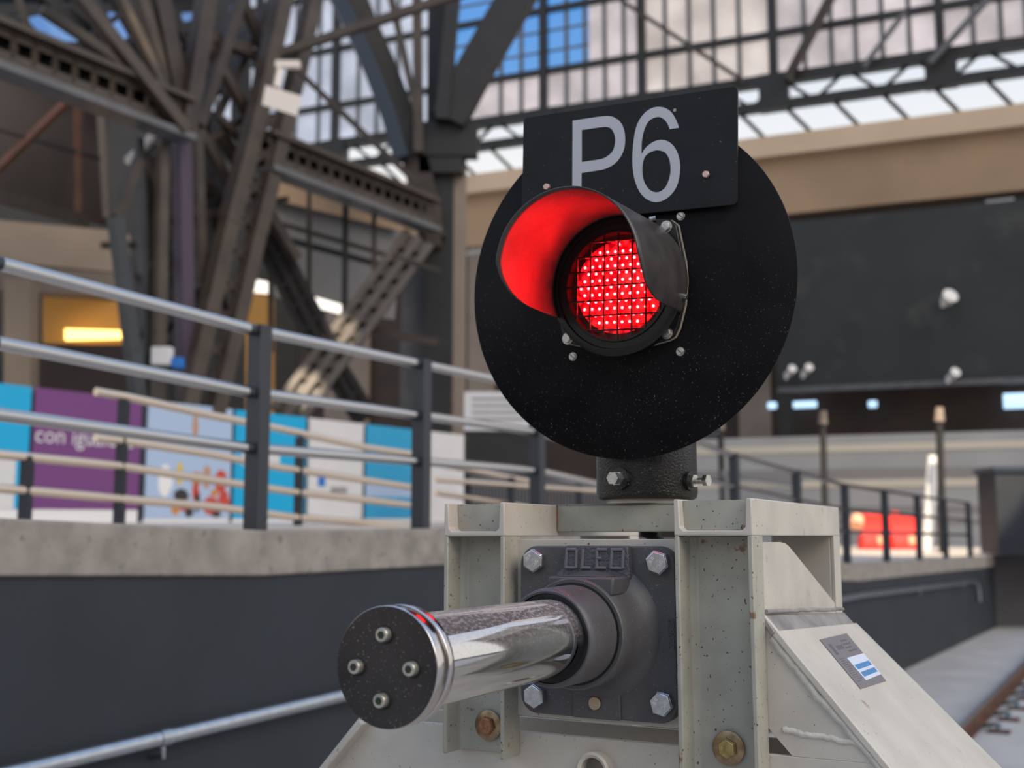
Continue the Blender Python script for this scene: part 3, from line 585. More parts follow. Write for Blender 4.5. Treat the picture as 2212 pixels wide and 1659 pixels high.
# ---- low railing in the middle distance and mesh barrier behind it
q = at(1110, 1120, 13.5); lr = thing('ramp_railing', 'low sunlit tube railing seen just right of the second grey post', 'railing', Vector((q.x, q.y, Z_(-.3)))); lb = lr.location.copy()
for pts in ([(940, 1036, 12.4), (1130, 1050, 13.4), (1310, 1062, 14.4)], [(940, 1002, 12.4), (1040, 1020, 13), (1146, 1040, 13.6)], [(940, 1064, 12.4), (1060, 1083, 13.2), (1200, 1105, 13.9)]):
    m = MB(); m.tube([at(*p) - lb for p in pts], .03, 10); m.build('rail', 'rail_sunlit', lr)
for x, Y in ((1105, 13.3), (1010, 12.9), (1250, 14.1)):
    p = at(x, 1040, Y) - lb; m = MB(); m.box(p.x - .04, p.x + .04, p.y - .04, p.y + .04, 0, p.z + .05); m.build('post', 'anthracite', lr)
m = MB()
for i in range(46):
    p = at(1015 + i * 7, 1030 + i * .4, 17); m.box(p.x - .008, p.x + .008, p.y, p.y + .01, Z_(-.3), p.z)
p = at(1010, 1032, 17.03); q2 = at(1335, 1048, 17.03); m.beam(p, q2, .04, .04); m.beam(Vector((p.x, p.y, Z_(-.2))), Vector((q2.x, q2.y, Z_(-.2))), .04, .04)
single(m, 'mesh_barrier', 'mesh_grey', 'grey bar mesh crowd barrier behind the low sunlit railing', 'barrier')
m = MB()
for i in range(30):
    p = at(1562 + i * 5.7, 1022 + i * .8, 18); m.box(p.x - .008, p.x + .008, p.y, p.y + .01, Z_(-.62), p.z)
p = at(1558, 1022, 18.03); q2 = at(1732, 1046, 18.03); m.beam(p, q2, .05, .10); m.beam(Vector((p.x, p.y, Z_(-.5))), Vector((q2.x, q2.y, Z_(-.5))), .04, .04)
single(m, 'mesh_barrier', 'mesh_grey', 'grey bar mesh crowd barrier just right of the signal post sleeve', 'barrier')
# ---- coloured hoarding panels on the platform
H0 = Vector((-5.74, 18.6, 0)); HD = Vector((.53, .848, 0))
def hx(x, off=0.): k = (x - CX) / FPX; s = (k * H0.y - H0.x) / (HD.x - k * HD.y); return H0 + HD * s
def panel(x0, x1, mat, label, top=1.94, bot=.14, parts=None):
    a, b = hx(x0), hx(x1); n = nrm(HD).normalized(); base = (a + b) / 2; base.z = Z_(-.065)
    t = thing('hoarding_panel', label, 'hoarding', base, None, 'printed hoarding panels on the platform')
    m = MB(); q = [Vector((p.x - base.x, p.y - base.y, 0)) + n * o for p, o in ((a, 0), (b, 0), (b, .04), (a, .04))]
    m.hexa([v + Vector((0, 0, bot + .065)) for v in q], [v + Vector((0, 0, top + .065)) for v in q]); m.build('sheet', mat, t, smooth=False)
    m = MB(); q2_ = [v + n * .012 for v in q]; m.hexa(q2_, [v + Vector((0, 0, bot + .065)) for v in q2_]); m.build('plinth', 'white', t, smooth=False)
    m = MB(); c = Vector((b.x - base.x, b.y - base.y, 0)) + n * .03 + HD * .04; m.box(c.x - .03, c.x + .03, c.y - .03, c.y + .03, 0, top + .0); m.build('post', 'anthracite', t)
    def deco(name, mt, fx0, fx1, z0, z1, k=None):
        A = a.lerp(b, fx0); Bq = a.lerp(b, fx1); mm = MB(); qq = [Vector((p.x - base.x, p.y - base.y, 0)) - n * o for p, o in ((A, .002), (Bq, .002), (Bq, .0), (A, .0))]
        if name == 'figure_print':
            c = (qq[0] + qq[1]) / 2; h = (qq[1] - qq[0]) / 2; U = Vector((0, 0, 1)); zc_ = (z0 + z1) / 2 + .065; rz = (z1 - z0) / 2; e_ = [c + h * math.cos(t_ * PI / 9) * (.85 + .15 * math.cos(3 * t_)) + U * (zc_ + rz * math.sin(t_ * PI / 9)) for t_ in range(18)]; mm.hexa(e_, [v + n * .0015 for v in e_]); return mm.build(name, mt, t, smooth=False)
        mm.hexa([v + Vector((0, 0, z0 + .065)) for v in qq], [v + Vector((0, 0, z1 + .065)) for v in qq]); return mm.build(name, mt, t, smooth=False)
    for d in (parts or []): deco(*d)
    return t, a, b, n, base
panel(-140, 62, 'cyan', 'bright cyan panel at the left edge of the photo with a white lower figure', 1.94, .14, [('white_print', 'panel_white', .40, .86, .14, .85)])
t, a, b, n, base = panel(70, 303, 'purple', 'purple panel with white lettering')
M = Matrix((HD.normalized(), Vector((0, 0, 1)), -n)).transposed().to_4x4()
mid = a.lerp(b, .47); M.translation = Vector((mid.x - base.x, mid.y - base.y, 1.30)) - n * .004
me = text_mesh('con igualdad', .36, .001); me.transform(M); me.materials.clear(); me.materials.append(MAT['panel_white']); o = bpy.data.objects.new('lettering', me); COL.objects.link(o); o.parent = t
panel(318, 500, 'sky_print', 'pale blue photo panel printed with figures in red and orange', 1.94, .0, [('figure_print', 'skin_print', .50, .58, 1.3, 1.86), ('figure_print', 'yellow_print', .33, .42, .55, .95), ('figure_print', 'red_print', .78, .97, .45, .85), ('figure_print', 'orange_print', .50, .66, .55, .80), ('figure_print', 'black_print', .30, .5, .28, .5), ('figure_print', 'red_print', .36, .52, .12, .33), ('figure_print', 'red_print', .64, .88, .06, .38), ('figure_print', 'orange_print', .74, .86, .38, .5), ('figure_print', 'black_print', .55, .64, .1, .46), ('figure_print', 'white', .12, .30, .35, .9), ('figure_print', 'red_print', .84, 1.0, .12, .5), ('figure_print', 'skin_print', .64, .76, .5, .92), ('figure_print', 'black_print', .44, .56, .02, .2), ('figure_print', 'red_print', .52, .62, .3, .62), ('figure_print', 'orange_print', .28, .40, .06, .3), ('figure_print', 'black_print', .76, .9, .02, .14)])
panel(507, 660, 'cyan', 'cyan panel behind the tallest grey railing post', 1.94, .0, [('pale_print', 'panel_white', .1, .62, .95, 1.30)])
panel(667, 785, 'panel_white', 'white panel with a small dark blue emblem between two blue panels', 1.94, .0, [('emblem', 'bin_blue', .17, .30, .62, .84), ('small_print', 'hoarding_dull', .40, .70, .50, .62)])
panel(791, 900, 'blue_panel', 'blue panel with a pale lower half left of the second post', 1.94, .0, [('pale_print', 'sky_print', .0, 1., .45, .75)])
panel(906, 1003, 'panel_white', 'white panel at the right end of the panel row', 1.94, .0)
# ---- notice board
m_ = at(1070, 950, 21.5); nb = thing('notice_board', 'grey white notice board with lines of text left of the signal disc', 'sign', Vector((m_.x, m_.y, Z_(-.065))))
p0 = at(1003, 846, 21.5) - nb.location; p1 = at(1180, 930, 21.5) - nb.location
m = MB(); m.box(p0.x, p1.x, 0, .05, p1.z, p0.z); m.build('board', 'panel_white', nb)
m = MB(); m.box(p0.x, p1.x, .05, .12, 0, p1.z); m.build('base', 'steel_dark', nb)
for i in range(4): m = MB(); z = p0.z - .12 - i * .13; m.box(p0.x + .15, p1.x - .2 - .1 * (i % 2), -.004, 0, z - .05, z); m.build('text_line', 'hoarding_dull', nb)
# ================================================================== track
RD = Vector((math.sin(.53), math.cos(.53), 0)); rn = nrm(RD); R0 = Vector((5.2, 12.78, 0)) - RD * 1.2
RB = R0 + RD * 5; rail = thing('track_rail', 'rusty brown steel rail on the concrete at the lower right', 'rail', RB)
def rail_prof(prof, name, mat):
    m = MB(); a = [rn * x + Vector((0, 0, z)) for x, z in prof]; m.hexa([R0 - RB - RD * 6 + v for v in a], [R0 - RB + RD * 30 + v for v in a]); return m.build(name, mat, rail)
rail_prof([(-.07, .012), (.07, .012), (.07, .022), (.012, .035), (.012, .13), (.036, .14), (.036, .168), (-.036, .168), (-.036, .14), (-.012, .13), (-.012, .035), (-.07, .022)], 'rail_body', 'rail_rust')
rail_prof([(-.034, .1685), (.034, .1685), (.030, .174), (-.030, .174)], 'rail_head', 'rail_top')
g_lab = ['rail fastener nearest the cream slope flange, lowest of the row', 'second rail fastener up from the cream slope flange', 'third rail fastener up from the cream slope flange', 'fourth rail fastener up, close to the right edge of the photo', 'rail fastener cut by the right edge of the photo']
f0 = None
fpos = [at(x, y, 1) for x, y in ((2076, 1556), (2117, 1529), (2150, 1508), (2182, 1490), (2210, 1473))]
for i in range(-2, 7):
    c = R0 + RD * (1.2 - .30 + i * .86) - rn * .20
    if f0 is None:
        f0 = thing('rail_fastener', '', 'fastener', c, None, 'rail fasteners along the track rail'); f0.rotation_euler = (0, 0, -.53)
        k = MB(); k.box(-.05, .17, -.09, .09, 0, .022); k.build('base_plate', 'rail_rust', f0)
        k = MB(); k.tube([(-.10, -.05, .05), (-.02, -.055, .075), (.05, 0, .085), (-.02, .055, .075), (-.10, .05, .05)], .016, 8); k.build('clip', 'clip_green', f0)
        k = MB(); k.cyl((.06, 0, .02), (.06, 0, .10), .034, n=6); k.build('bolt', 'clip_blue', f0); o = f0
    else:
        o = f0.copy(); COL.objects.link(o); o.location = c
        for ch in list(f0.children): cc = ch.copy(); COL.objects.link(cc); cc.parent = o
    o['label'] = g_lab[i] if 0 <= i < 5 else ('rail fastener hidden behind the cream slope flange' if i < 0 else 'rail fastener beyond the right edge')
    if i < 0 or i > 4:
        for ch in list(o.children):
            if o is not f0: bpy.data.objects.remove(ch)
        if o is not f0: bpy.data.objects.remove(o)
# ================================================================== END WALL OF THE HALL
E = Frame(at(1900, 1120, 40.0) - CAMP, .393)
def ebox(x0, y0, x1, y1, v0=0., th=.3, xr=None):   # box on the end wall from picture corners
    a = E.unv(x0, y0, v0); b = E.unv(x1, y1, v0); return min(a.x, b.x), max(a.x, b.x), v0, v0 + th, min(a.z, b.z), max(a.z, b.z)
EB = Vector((0, 0, E.unv(1900, 1120, 0).z - CAMZ))
def eobj(mb, name, mat, par=None, **k):
    vs = [E.P(*v) for v in mb.V]; mb.V = vs; return mb.build(name, mat, par, **k)
UL, UR = -30., 22.
def lev(x, y, v=0.): return E.unv(x, y, v).z
w_tan_top = lev(1900, 277); w_tan_mid = lev(1900, 322); w_tan_bot = lev(1900, 447); w_flo = -1.2 - 0
m = MB(); m.box(UL, UR, 0., .5, -2.2, w_tan_bot); struct(eobj(m, 'wall_back', 'dark_wood', smooth=False))
m = MB(); m.box(UL, UR, -.35, .5, w_tan_bot, w_tan_mid); struct(eobj(m, 'trim_1', 'tan_wall', smooth=False))
m = MB(); m.box(UL, UR, -.75, .5, w_tan_mid, w_tan_top); struct(eobj(m, 'trim_2', 'tan_light', smooth=False))
for i, (x0, x1) in enumerate(((1010, 1062), (1596, 1664), (700, 790), (2300, 2380))):
    a = E.unv(x0, 900, -.3).x; b = E.unv(x1, 900, -.3).x; m = MB(); m.box(a, b, -.3, 0, -2.2, w_tan_bot); struct(eobj(m, 'trim_%d' % (i + 3), 'pier_tan', smooth=False))
# ---- glazed gable above
gl0 = lev(1900, 137); H1 = lev(1228, 148); H2 = lev(1190, 22); gtop = H2 + (H2 - H1) * 3
cols_px = [1176, 1388, 1672, 2034]; cu_ = [E.unv(x, 150, 0).x for x in cols_px]
step = [cu_[1] - cu_[0], cu_[2] - cu_[1], cu_[3] - cu_[2]]
edges = [E.unv(380, 200, 0).x, E.unv(560, 200, 0).x, E.unv(728, 200, 0).x, E.unv(958, 200, 0).x] + cu_ + [cu_[3] + 5.2, cu_[3] + 10.4]
thin = {3: (1083, 1127), 4: (1225, 1265, 1308, 1350), 5: (1440, 1492, 1545, 1600), 6: (1742, 1800, 1853, 1911, 1970), 7: (2109, 2170, 2225), 2: (775, 815, 860, 905), 1: (600, 640, 690), 0: (420, 470, 515)}
for i in range(len(edges) - 1):
    a, b = edges[i], edges[i + 1]; base = E.P((a + b) / 2, 0, gl0)
    root = bpy.data.objects.new('window_%d' % (i + 1), None); COL.objects.link(root); root.location = base; struct(root)
    def wpart(mb, name, mat): mb.V = [E.P(*v) - base for v in mb.V]; return mb.build(name, mat, root, smooth=False)
    if i in (3, 4):
        lim = E.unv(1272, 100, 0).x if i == 4 else b; m = MB(); m.box(a, lim, .02, .04, H1, gtop); wpart(m, 'blue_glazing', 'pane_blue')
        m = MB(); m.box(a, b, .02, .04, gl0, H1)
        if i == 4: m.box(lim, b, .02, .04, H1, gtop)
        wpart(m, 'glazing', 'pane_frost')
    else:
        m = MB(); m.box(a, b, .02, .04, gl0, gtop); wpart(m, 'glazing', ['pane_cool', 'pane_cool', 'pane_cool', 'pane_frost', 'pane_frost', 'pane_warm', 'pane_frost', 'pane_frost', 'pane_warm'][i])
    m = MB(); u0 = a; m.box(u0 - .16, u0 + .16, -.25, .05, gl0 - .2, gtop); wpart(m, 'mullion', 'steel_dark')
    m = MB()
    for x in thin.get(i, ()): u = E.unv(x, 200, 0).x; m.box(u - .085, u + .085, -.08, .0, gl0, gtop)
    if thin.get(i): wpart(m, 'glazing_bars', 'steel_grey')
    m = MB(); k = H1
    while k < gtop: m.box(a, b, -.16, .02, k - .13, k + .13); k += (H2 - H1) * 1.0
    wpart(m, 'transoms', 'steel_dark')
    if i in (3, 4):
        m = MB(); k = H1 + (H2 - H1) / 3
        while k < gtop: m.box(a, min(b, E.unv(1272, 100, 0).x) if i == 4 else b, -.02, .02, k - .05, k + .05); k += (H2 - H1) / 3
        wpart(m, 'fine_bars', 'steel_grey')
# ---- lattice truss below the glazing
tb = E.P(0, -.6, lev(1900, 200)); tr = thing('roof_truss', 'long dark lattice truss under the glazed gable wall', 'truss', tb)
def tpart(mb, name, mat): mb.V = [E.P(*v) - tb for v in mb.V]; return mb.build(name, mat, tr, smooth=False)
wt, wb2 = lev(1900, 140, -.6), lev(1900, 197, -.6); thk = .42
m = MB(); m.box(UL, UR, -.8, -.4, wt - thk / 2, wt + thk / 2); tpart(m, 'top_chord', 'steel_dark')
m = MB(); m.box(UL, UR, -.8, -.4, wb2 - .17, wb2 + .17); tpart(m, 'bottom_chord', 'steel_dark')
for k in range(44):
    u = UL + k * 1.18; z0, z1 = (wt, wb2) if k % 2 else (wb2, wt)
    m = MB(); m.beam((u, -.6, z0), (u + 1.18, -.6, z1), .1, .13); tpart(m, 'lacing', 'steel_dark')
for x in cols_px + [958, 728]:
    u = E.unv(x, 170, -.6).x; m = MB(); m.box(u - .55, u + .55, -.86, -.36, wb2 - .2, wt + .2); tpart(m, 'gusset', 'steel_dark')
m = MB()
for k in range(30):
    u = UL + 1 + k * 1.75; m.beam((u, -.5, wb2 - .1), (u + .95, .1, w_tan_top + .05), .12, .12)
tpart(m, 'strut_row', 'steel_brown')
m = MB(); m.box(UL, UR, .2, .5, w_tan_top - .02, w_tan_top + .22); tpart(m, 'sill_beam', 'steel_grey')
for (x0, y0, x1, y1, th, lab) in ((1802, -20, 1700, 172, .30, 'dark steel brace crossing the glazing right of the number plate'), (1955, 26, 1866, 143, .16, 'pale thin brace crossing the glazing far right'), (1325, -10, 1610, 178, .14, 'thin dark tie rod slanting down behind the number plate'), (2160, -30, 2010, 135, .2, 'thin pale brace at the upper right corner')):
    a = E.P(*E.unv(x0, y0, -1.2)); b = E.P(*E.unv(x1, y1, -1.2)); m = MB(); m.beam(a, b, th, th); single(m, 'wind_brace', 'steel_grey' if 'pale' in lab else 'steel_brown', lab, 'brace')
# ---- dark screen and lamps
sb = E.P(*E.unv(1900, 940, -3)); scn = thing('stage_screen', 'large dark green fabric screen hung on a frame at the right', 'screen', Vector((sb.x, sb.y, Z_(-.79))))
def scp(mb, name, mat): mb.V = [E.P(*v) - scn.location for v in mb.V]; return mb.build(name, mat, scn, smooth=False)
x0, x1 = E.unv(1676, 700, -3).x, E.unv(2440, 700, -3).x; z0, z1 = lev(1900, 832, -3), lev(1900, 461, -3)
m = MB(); m.box(x0, x1, -3, -2.9, z0, z1); scp(m, 'fabric', 'screen_green')
m = MB(); m.box(x0, x1, -3.05, -2.85, z0 - .12, z0 + .06); scp(m, 'bottom_rail', 'steel_grey')
for u in (x0 + .02, x1 - .5): m = MB(); m.box(u, u + .45, -3.0, -2.7, Z_(-.79) - E.o.z, z0 - .1); scp(m, 'leg', 'steel_dark')
def spot(x, y, lab, size=.26):
    p = E.P(*E.unv(x, y, -3.2)); t = thing('spotlight', lab, 'lamp', p, None, 'white spotlights on the dark screen'); s = size
    m = MB(); m.cyl((0, -.05, -.03), (.05, -.34, .12), s * .55, s * .75, n=16); m.build('lamp_body', 'white_spot', t)
    m = MB(); m.cyl((0, .1, -.05), (0, -.08, -.05), .05, n=10).box(-.16, -.06, -.12, .02, -.22, .02); m.build('bracket', 'white_spot', t)
spot(2042, 650, 'white spotlight in the middle of the dark screen', .34); spot(2053, 814, 'white spotlight at the bottom edge of the dark screen', .22)
spot(1704, 806, 'left of two small white lamps at the lower left corner of the dark screen', .19); spot(1740, 803, 'right of two small white lamps at the lower left corner of the dark screen', .19)
for x, y, L_, lab in ((1668, 876, .0, 'small cool ceiling lamp left of the screen leg'), (1735, 874, .33, 'long cool lamp just right of the screen leg'), (1885, 873, .0, 'small round cool lamp under the middle of the screen'), (2193, 866, .22, 'large cool lamp at the right edge under the screen')):
    p = E.P(*E.unv(x, y, -.6)); m = MB(); d_ = E.u * L_; m.cyl(p - d_ - E.u * .14, p + d_ + E.u * .14, .12 if L_ != .22 else .26, n=14); single(m, 'ceiling_lamp', 'cool_lamp', lab, 'lamp', 'cool lamps behind the screen')
for x, y, s, lab in ((1022, 546, .12, 'small pale lamp strip left of the signal disc'), (2160, 436, .18, 'pale lamp strip above the screen at the right')):
    p = E.P(*E.unv(x, y, -.9)); m = MB(); m.beam(p - E.u * .45, p + E.u * .45, .1, s); single(m, 'lamp_strip', 'hoarding_grey', lab, 'lamp')
# ---- grey hoarding, poles, barriers at right
hv_ = -7.0; hb_ = E.P(*E.unv(1900, 1190, hv_)); hg = thing('site_hoarding', 'pale grey sheet hoarding with sunlit bands behind the right hand railing', 'hoarding', Vector((hb_.x, hb_.y, Z_(-.79))))
def hgp(mb, name, mat): mb.V = [E.P(*v) - hg.location for v in mb.V]; return mb.build(name, mat, hg, smooth=False)
ux0, ux1 = E.unv(1480, 1000, hv_).x, E.unv(2420, 1000, hv_).x
ztop = lev(1900, 938, hv_); zb = Z_(-.79) - E.o.z
m = MB(); m.box(ux0, ux1, hv_, hv_ + .08, zb, ztop); hgp(m, 'sheet', 'hoarding_grey')
for y0, y1, mt in ((958, 974, 'hoarding_sunlit'), (1012, 1030, 'hoarding_dull'), (1036, 1052, 'hoarding_sunlit'), (1094, 1106, 'hoarding_dull'), (1122, 1130, 'hoarding_dull')):
    m = MB(); m.box(ux0, ux1, hv_ - .03, hv_, lev(1900, y1, hv_), lev(1900, y0, hv_)); hgp(m, 'band', mt)  # cream bands put strips of sunlight into the colour of the sheet
for (x, y, yb, Y, lab) in ((1777, 912, 1180, 28, 'black pole with a small pale head behind the railing, left of the red barriers'), (2029, 906, 1205, 26, 'black pole right of the red barriers'), (1556, 925, 1150, 30, 'black pole beside the lower right of the signal disc')):
    p = at(x, y, Y); q = at(x + 8, yb, Y); t = thing('stanchion', lab, 'pole', Vector((q.x, q.y, Z_(-.79))), None, 'thin black poles before the grey hoarding')
    m = MB(); m.cyl((0, 0, 0), p - t.location, .085, n=10); m.build('pole', 'steel_dark', t)
    m = MB(); c = p - t.location; m.cyl(c - Vector((0, 0, .05)), c + Vector((.02, 0, .28)), .12, .09, n=10); m.build('head', 'pier_tan', t)
p = at(2016, 984, 27.5); q = at(2002, 1190, 27.5); q.z = Z_(-.79); m = MB(); m.cyl(q, p, .13, n=12); single(m, 'leaning_post', 'white', 'white post leaning slightly right of the red barriers', 'post')
def barrier(x0, x1, lab):
    Y = 29.2; a = at(x0, 1182, Y); b = at(x1, 1182, Y); t = thing('plastic_barrier', lab, 'barrier', Vector(((a.x + b.x) / 2, Y, Z_(-.79))), None, 'red plastic barriers behind the railing')
    h = (b.x - a.x) / 2; m = MB()
    prof = [(-.27, 0), (.27, 0), (.25, .22), (.12, .42), (.09, .90), (-.09, .90), (-.12, .42), (-.25, .22)]
    m.hexa([(-h, y, z) for y, z in prof], [(h, y, z) for y, z in prof]); m.build('body', 'barrier_red', t, bevel=.03)
    m = MB(); m.box(h * .1, h * .62, -.29, -.08, .12, .34); m.build('recess', 'barrier_cream', t, bevel=.02)
    m = MB(); m.box(-h * .9, -h * .4, -.12, .12, .88, .97); m.build('filler_cap', 'barrier_red', t)
barrier(1858, 1914, 'left red plastic barrier behind the railing'); barrier(1922, 1983, 'right red plastic barrier behind the railing')
p = at(1851, 1128, 29); m = MB(); m.cyl(p - Vector((.05, .1, .1)), p + Vector((.05, .1, .1)), .17, n=16); single(m, 'warning_lamp', 'barrier_cream', 'round orange warning lamp at the left end of the red barriers', 'lamp')
# navy cabinet at right edge
p = at(2140, 1200, 23.5); cb = thing('kiosk_cabinet', 'dark navy cabinet standing at the right edge behind the railing end', 'cabinet', Vector((p.x + 1, p.y + .6, Z_(-.79))))
a = at(2141, 1020, 23.5) - cb.location; h0 = a.z
m = MB(); m.hexa([(a.x, -.8, .05), (1.6, -1.6, .05), (1.8, .6, .05), (a.x + .2, .6, .05)], [(a.x, -.8, h0), (1.6, -1.6, h0 - .05), (1.8, .6, h0), (a.x + .2, .6, h0)]); m.build('body', 'wall_dark', cb)
m = MB(); m.hexa([(a.x - .04, -.84, h0), (1.66, -1.66, h0 - .05), (1.86, .66, h0), (a.x + .14, .66, h0)], [(a.x - .04, -.84, h0 + .1), (1.66, -1.66, h0 + .05), (1.86, .66, h0 + .1), (a.x + .14, .66, h0 + .1)]); m.build('lid', 'navy_edge', cb)
# ================================================================== LEFT: steelwork
G0_ = Vector((-7.37, 16.0, 0)); GD_ = Vector((.515, .857, 0)).normalized()
def gx(x, off=0.):     # depth on the girder line at picture column x
    o = G0_ + nrm(GD_) * off; k = (x - CX) / FPX; s = (k * o.y - o.x) / (GD_.x - k * GD_.y); return (o + GD_ * s).y
def gat(x, y, off=0.): return at(x, y, gx(x, off))
def girder(x0, x1, lab, ztop=7.42, zbot=6.62):
    a = gat(x0, 300); b = gat(x1, 300); base = Vector(((a.x + b.x) / 2, (a.y + b.y) / 2, Z_(zbot))); t = thing('lattice_girder', lab, 'girder', base)
    A = Vector((a.x, a.y, 0)) - Vector((base.x, base.y, 0)); Bv = Vector((b.x, b.y, 0)) - Vector((base.x, base.y, 0)); H = ztop - zbot; U = Vector((0, 0, 1))
    m = MB(); m.beam(A + U * .05, Bv + U * .05, .46, .12); m.build('bottom_flange', 'steel_grey', t)
    m = MB(); m.beam(A + U * (H - .05), Bv + U * (H - .05), .40, .10); m.build('top_flange', 'steel_light', t)
    m = MB(); m.beam(A + U * .22, Bv + U * .22, .06, .28); m.beam(A + U * (H - .16), Bv + U * (H - .16), .06, .14); m.build('web_plates', 'steel_light', t)
    L = (Bv - A).length; d = (Bv - A).normalized(); n = int(L / .34); m = MB()
    for i in range(n):
        c = A + d * (i + .5) * L / n; m = MB(); m.beam(c + U * .30, c + U * (H - .12), .055, .15); m.build('web_bar', 'steel_light', t)
    m = MB(); off = nrm(d) * .22; m.beam(A + U * H / 2 + off, Bv + U * H / 2 + off, .03, H * .9); m.build('back_plate', 'steel_dark', t)
girder(-160, 405, 'brown lattice girder at the upper left running back to the latticed column')
girder(575, 938, 'brown lattice girder right of the latticed column, in the middle of the photo')
def bars(name, label, cat, spec, base_px, off=0., part='member'):
    bs = gat(*base_px, off); base = Vector((bs.x, bs.y, Z_(-.065))); t = thing(name, label, cat, base)
    for (x0, y0, x1, y1, w, mat, *o) in spec:
        of = off + (o[0] if o else 0.); nm = o[1] if len(o) > 1 else part
        a = gat(x0, y0, of); b = gat(x1, y1, of); th = w * ((a.y + b.y) / 2) / FPX; m = MB(); m.beam(a - base, b - base, th, th * .8, up=(.857, -.515, .01)); m.build(nm, mat, t, smooth=False)
    return t
lat = [(690, -60, 640, 160, 36, 'steel_light'), (640, 160, 556, 500, 36, 'steel_light'), (556, 500, 462, 900, 36, 'steel_light'),
       (622, -60, 560, 230, 40, 'steel_light', .1), (560, 230, 495, 480, 40, 'steel_light', .1), (495, 480, 398, 900, 38, 'steel_light', .1)]
for i in range(9):     # X lacing between the two bars of the raking leg
    y0 = 230 + i * 70; y1 = y0 + 70; xl = lambda y: 560 - (y - 230) * .248; xr = lambda y: 625 - (y - 230) * .243
    lat += [(xl(y0), y0, xr(y1), y1, 11, 'steel_brown', .05, 'lacing'), (xr(y0), y0, xl(y1), y1, 11, 'steel_brown', .05, 'lacing')]
lat += [(345, 560, 430, 640, 12, 'steel_brown', .7), (430, 640, 345, 730, 12, 'steel_brown', .7), (345, 730, 430, 810, 12, 'steel_brown', .7), (355, 400, 430, 480, 12, 'steel_brown', .7), (430, 480, 345, 560, 12, 'steel_brown', .7), (260, 620, 345, 560, 12, 'steel_brown', .6), (270, 700, 345, 780, 12, 'steel_brown', .6), (470, 250, 545, 330, 14, 'steel_brown', .6), (400, 330, 540, 250, 14, 'steel_brown', .7), (392, 280, 402, 880, 34, 'purple_pipe', .3), (352, 300, 340, 880, 26, 'steel_light', .3), (300, 300, 318, 880, 18, 'steel_slate', .5), (425, 240, 436, 620, 22, 'steel_light', .4), (250, 470, 300, 870, 30, 'steel_slate', .2), (300, 345, 250, 470, 22, 'steel_brown', .2),
        (470, 280, 640, 560, 24, 'steel_brown', .8), (420, 260, 560, 520, 20, 'steel_brown', .6), (330, 870, 470, 560, 16, 'steel_brown', .9), (340, 480, 620, 430, 14, 'steel_brown', .6), (220, 530, 420, 530, 14, 'steel_brown', 1.2),
        (480, 300, 380, 640, 16, 'steel_brown', 1.2), (500, 420, 380, 860, 18, 'steel_dark', 1.5), (430, 430, 520, 760, 18, 'steel_dark', 1.5), (330, 330, 470, 420, 18, 'steel_brown', 1.), (372, 250, 372, 870, 46, 'steel_dark', 1.6), (460, 250, 440, 870, 50, 'steel_dark', 1.8), (325, 300, 325, 870, 30, 'steel_dark', 1.9)]
bars('lattice_column', 'tall latticed steel column with raking laced legs left of centre', 'column', lat, (440, 860))
fan = [(400, 285, 455, -60, 40, 'steel_brown'), (400, 285, 330, -60, 44, 'steel_brown', .2), (390, 270, 235, -60, 22, 'steel_light', .1), (395, 270, 285, -60, 26, 'steel_light', .2), (400, 280, 130, -60, 30, 'steel_light', -.2), (300, 160, 90, 20, 22, 'steel_light', .4), (60, 60, 20, -60, 14, 'steel_light', .6), (330, 200, 180, 120, 16, 'steel_light', .3), (210, 150, 330, 40, 12, 'steel_dark', 1.4), (150, 110, 290, 10, 12, 'steel_dark', 1.6), (240, 190, 380, 90, 12, 'steel_dark', 1.5), (360, 120, 460, 40, 12, 'steel_dark', 1.5), (20, 40, 160, 10, 12, 'steel_dark', 1.6), (470, 160, 560, 40, 14, 'steel_dark', 1.6),
       (430, 270, 540, -60, 24, 'steel_brown', .3), (540, 110, 400, 60, 26, 'steel_brown', .5), (560, 125, 430, 70, 22, 'steel_dark', .6), (440, 80, 560, 290, 22, 'steel_brown', .5), (505, -40, 580, 130, 22, 'steel_brown', .6), (600, -30, 470, 250, 16, 'steel_brown', .8), (330, -20, 480, 200, 30, 'steel_dark', 1.5), (480, -30, 400, 300, 44, 'steel_dark', 2.), (250, -20, 420, 280, 40, 'steel_dark', 2.2), (520, -40, 520, 300, 34, 'steel_dark', 2.5), (180, -40, 300, 220, 30, 'steel_dark', 2.), (60, -40, 330, 200, 34, 'steel_dark', 2.4)]
bars('roof_strut', 'fan of steel struts spreading upwards from the head of the latticed column', 'strut', fan, (400, 300))
# arch ribs, right column, laced diagonals
def rib(name, label, cat, px, wpx, mat, Y, part2=None):
    pts = [at(x, y, Y) for x, y in px]; base = pts[-1].copy(); base.z = min(p.z for p in pts); t = thing(name, label, cat, base)
    m = MB(); w = wpx * Y / FPX
    L_ = []; 
    for i, p in enumerate(pts):
        d = (pts[min(i + 1, len(pts) - 1)] - pts[max(i - 1, 0)]).normalized(); n = Vector((d.z, 0, -d.x)).normalized()
        L_.append([p + n * w / 2 + Vector((0, -.25, 0)) - base, p - n * w / 2 + Vector((0, -.25, 0)) - base, p - n * w / 2 + Vector((0, .25, 0)) - base, p + n * w / 2 + Vector((0, .25, 0)) - base])
    vs = [v for r in L_ for v in r]; fs = [(4 * i + k, 4 * i + (k + 1) % 4, 4 * i + 4 + (k + 1) % 4, 4 * i + 4 + k) for i in range(len(L_) - 1) for k in range(4)] + [(0, 1, 2, 3), tuple(4 * (len(L_) - 1) + k for k in (3, 2, 1, 0))]
    m.add(vs, fs); m.build('rib_body', mat, t, smooth=False); return t, base
YC = 26.0
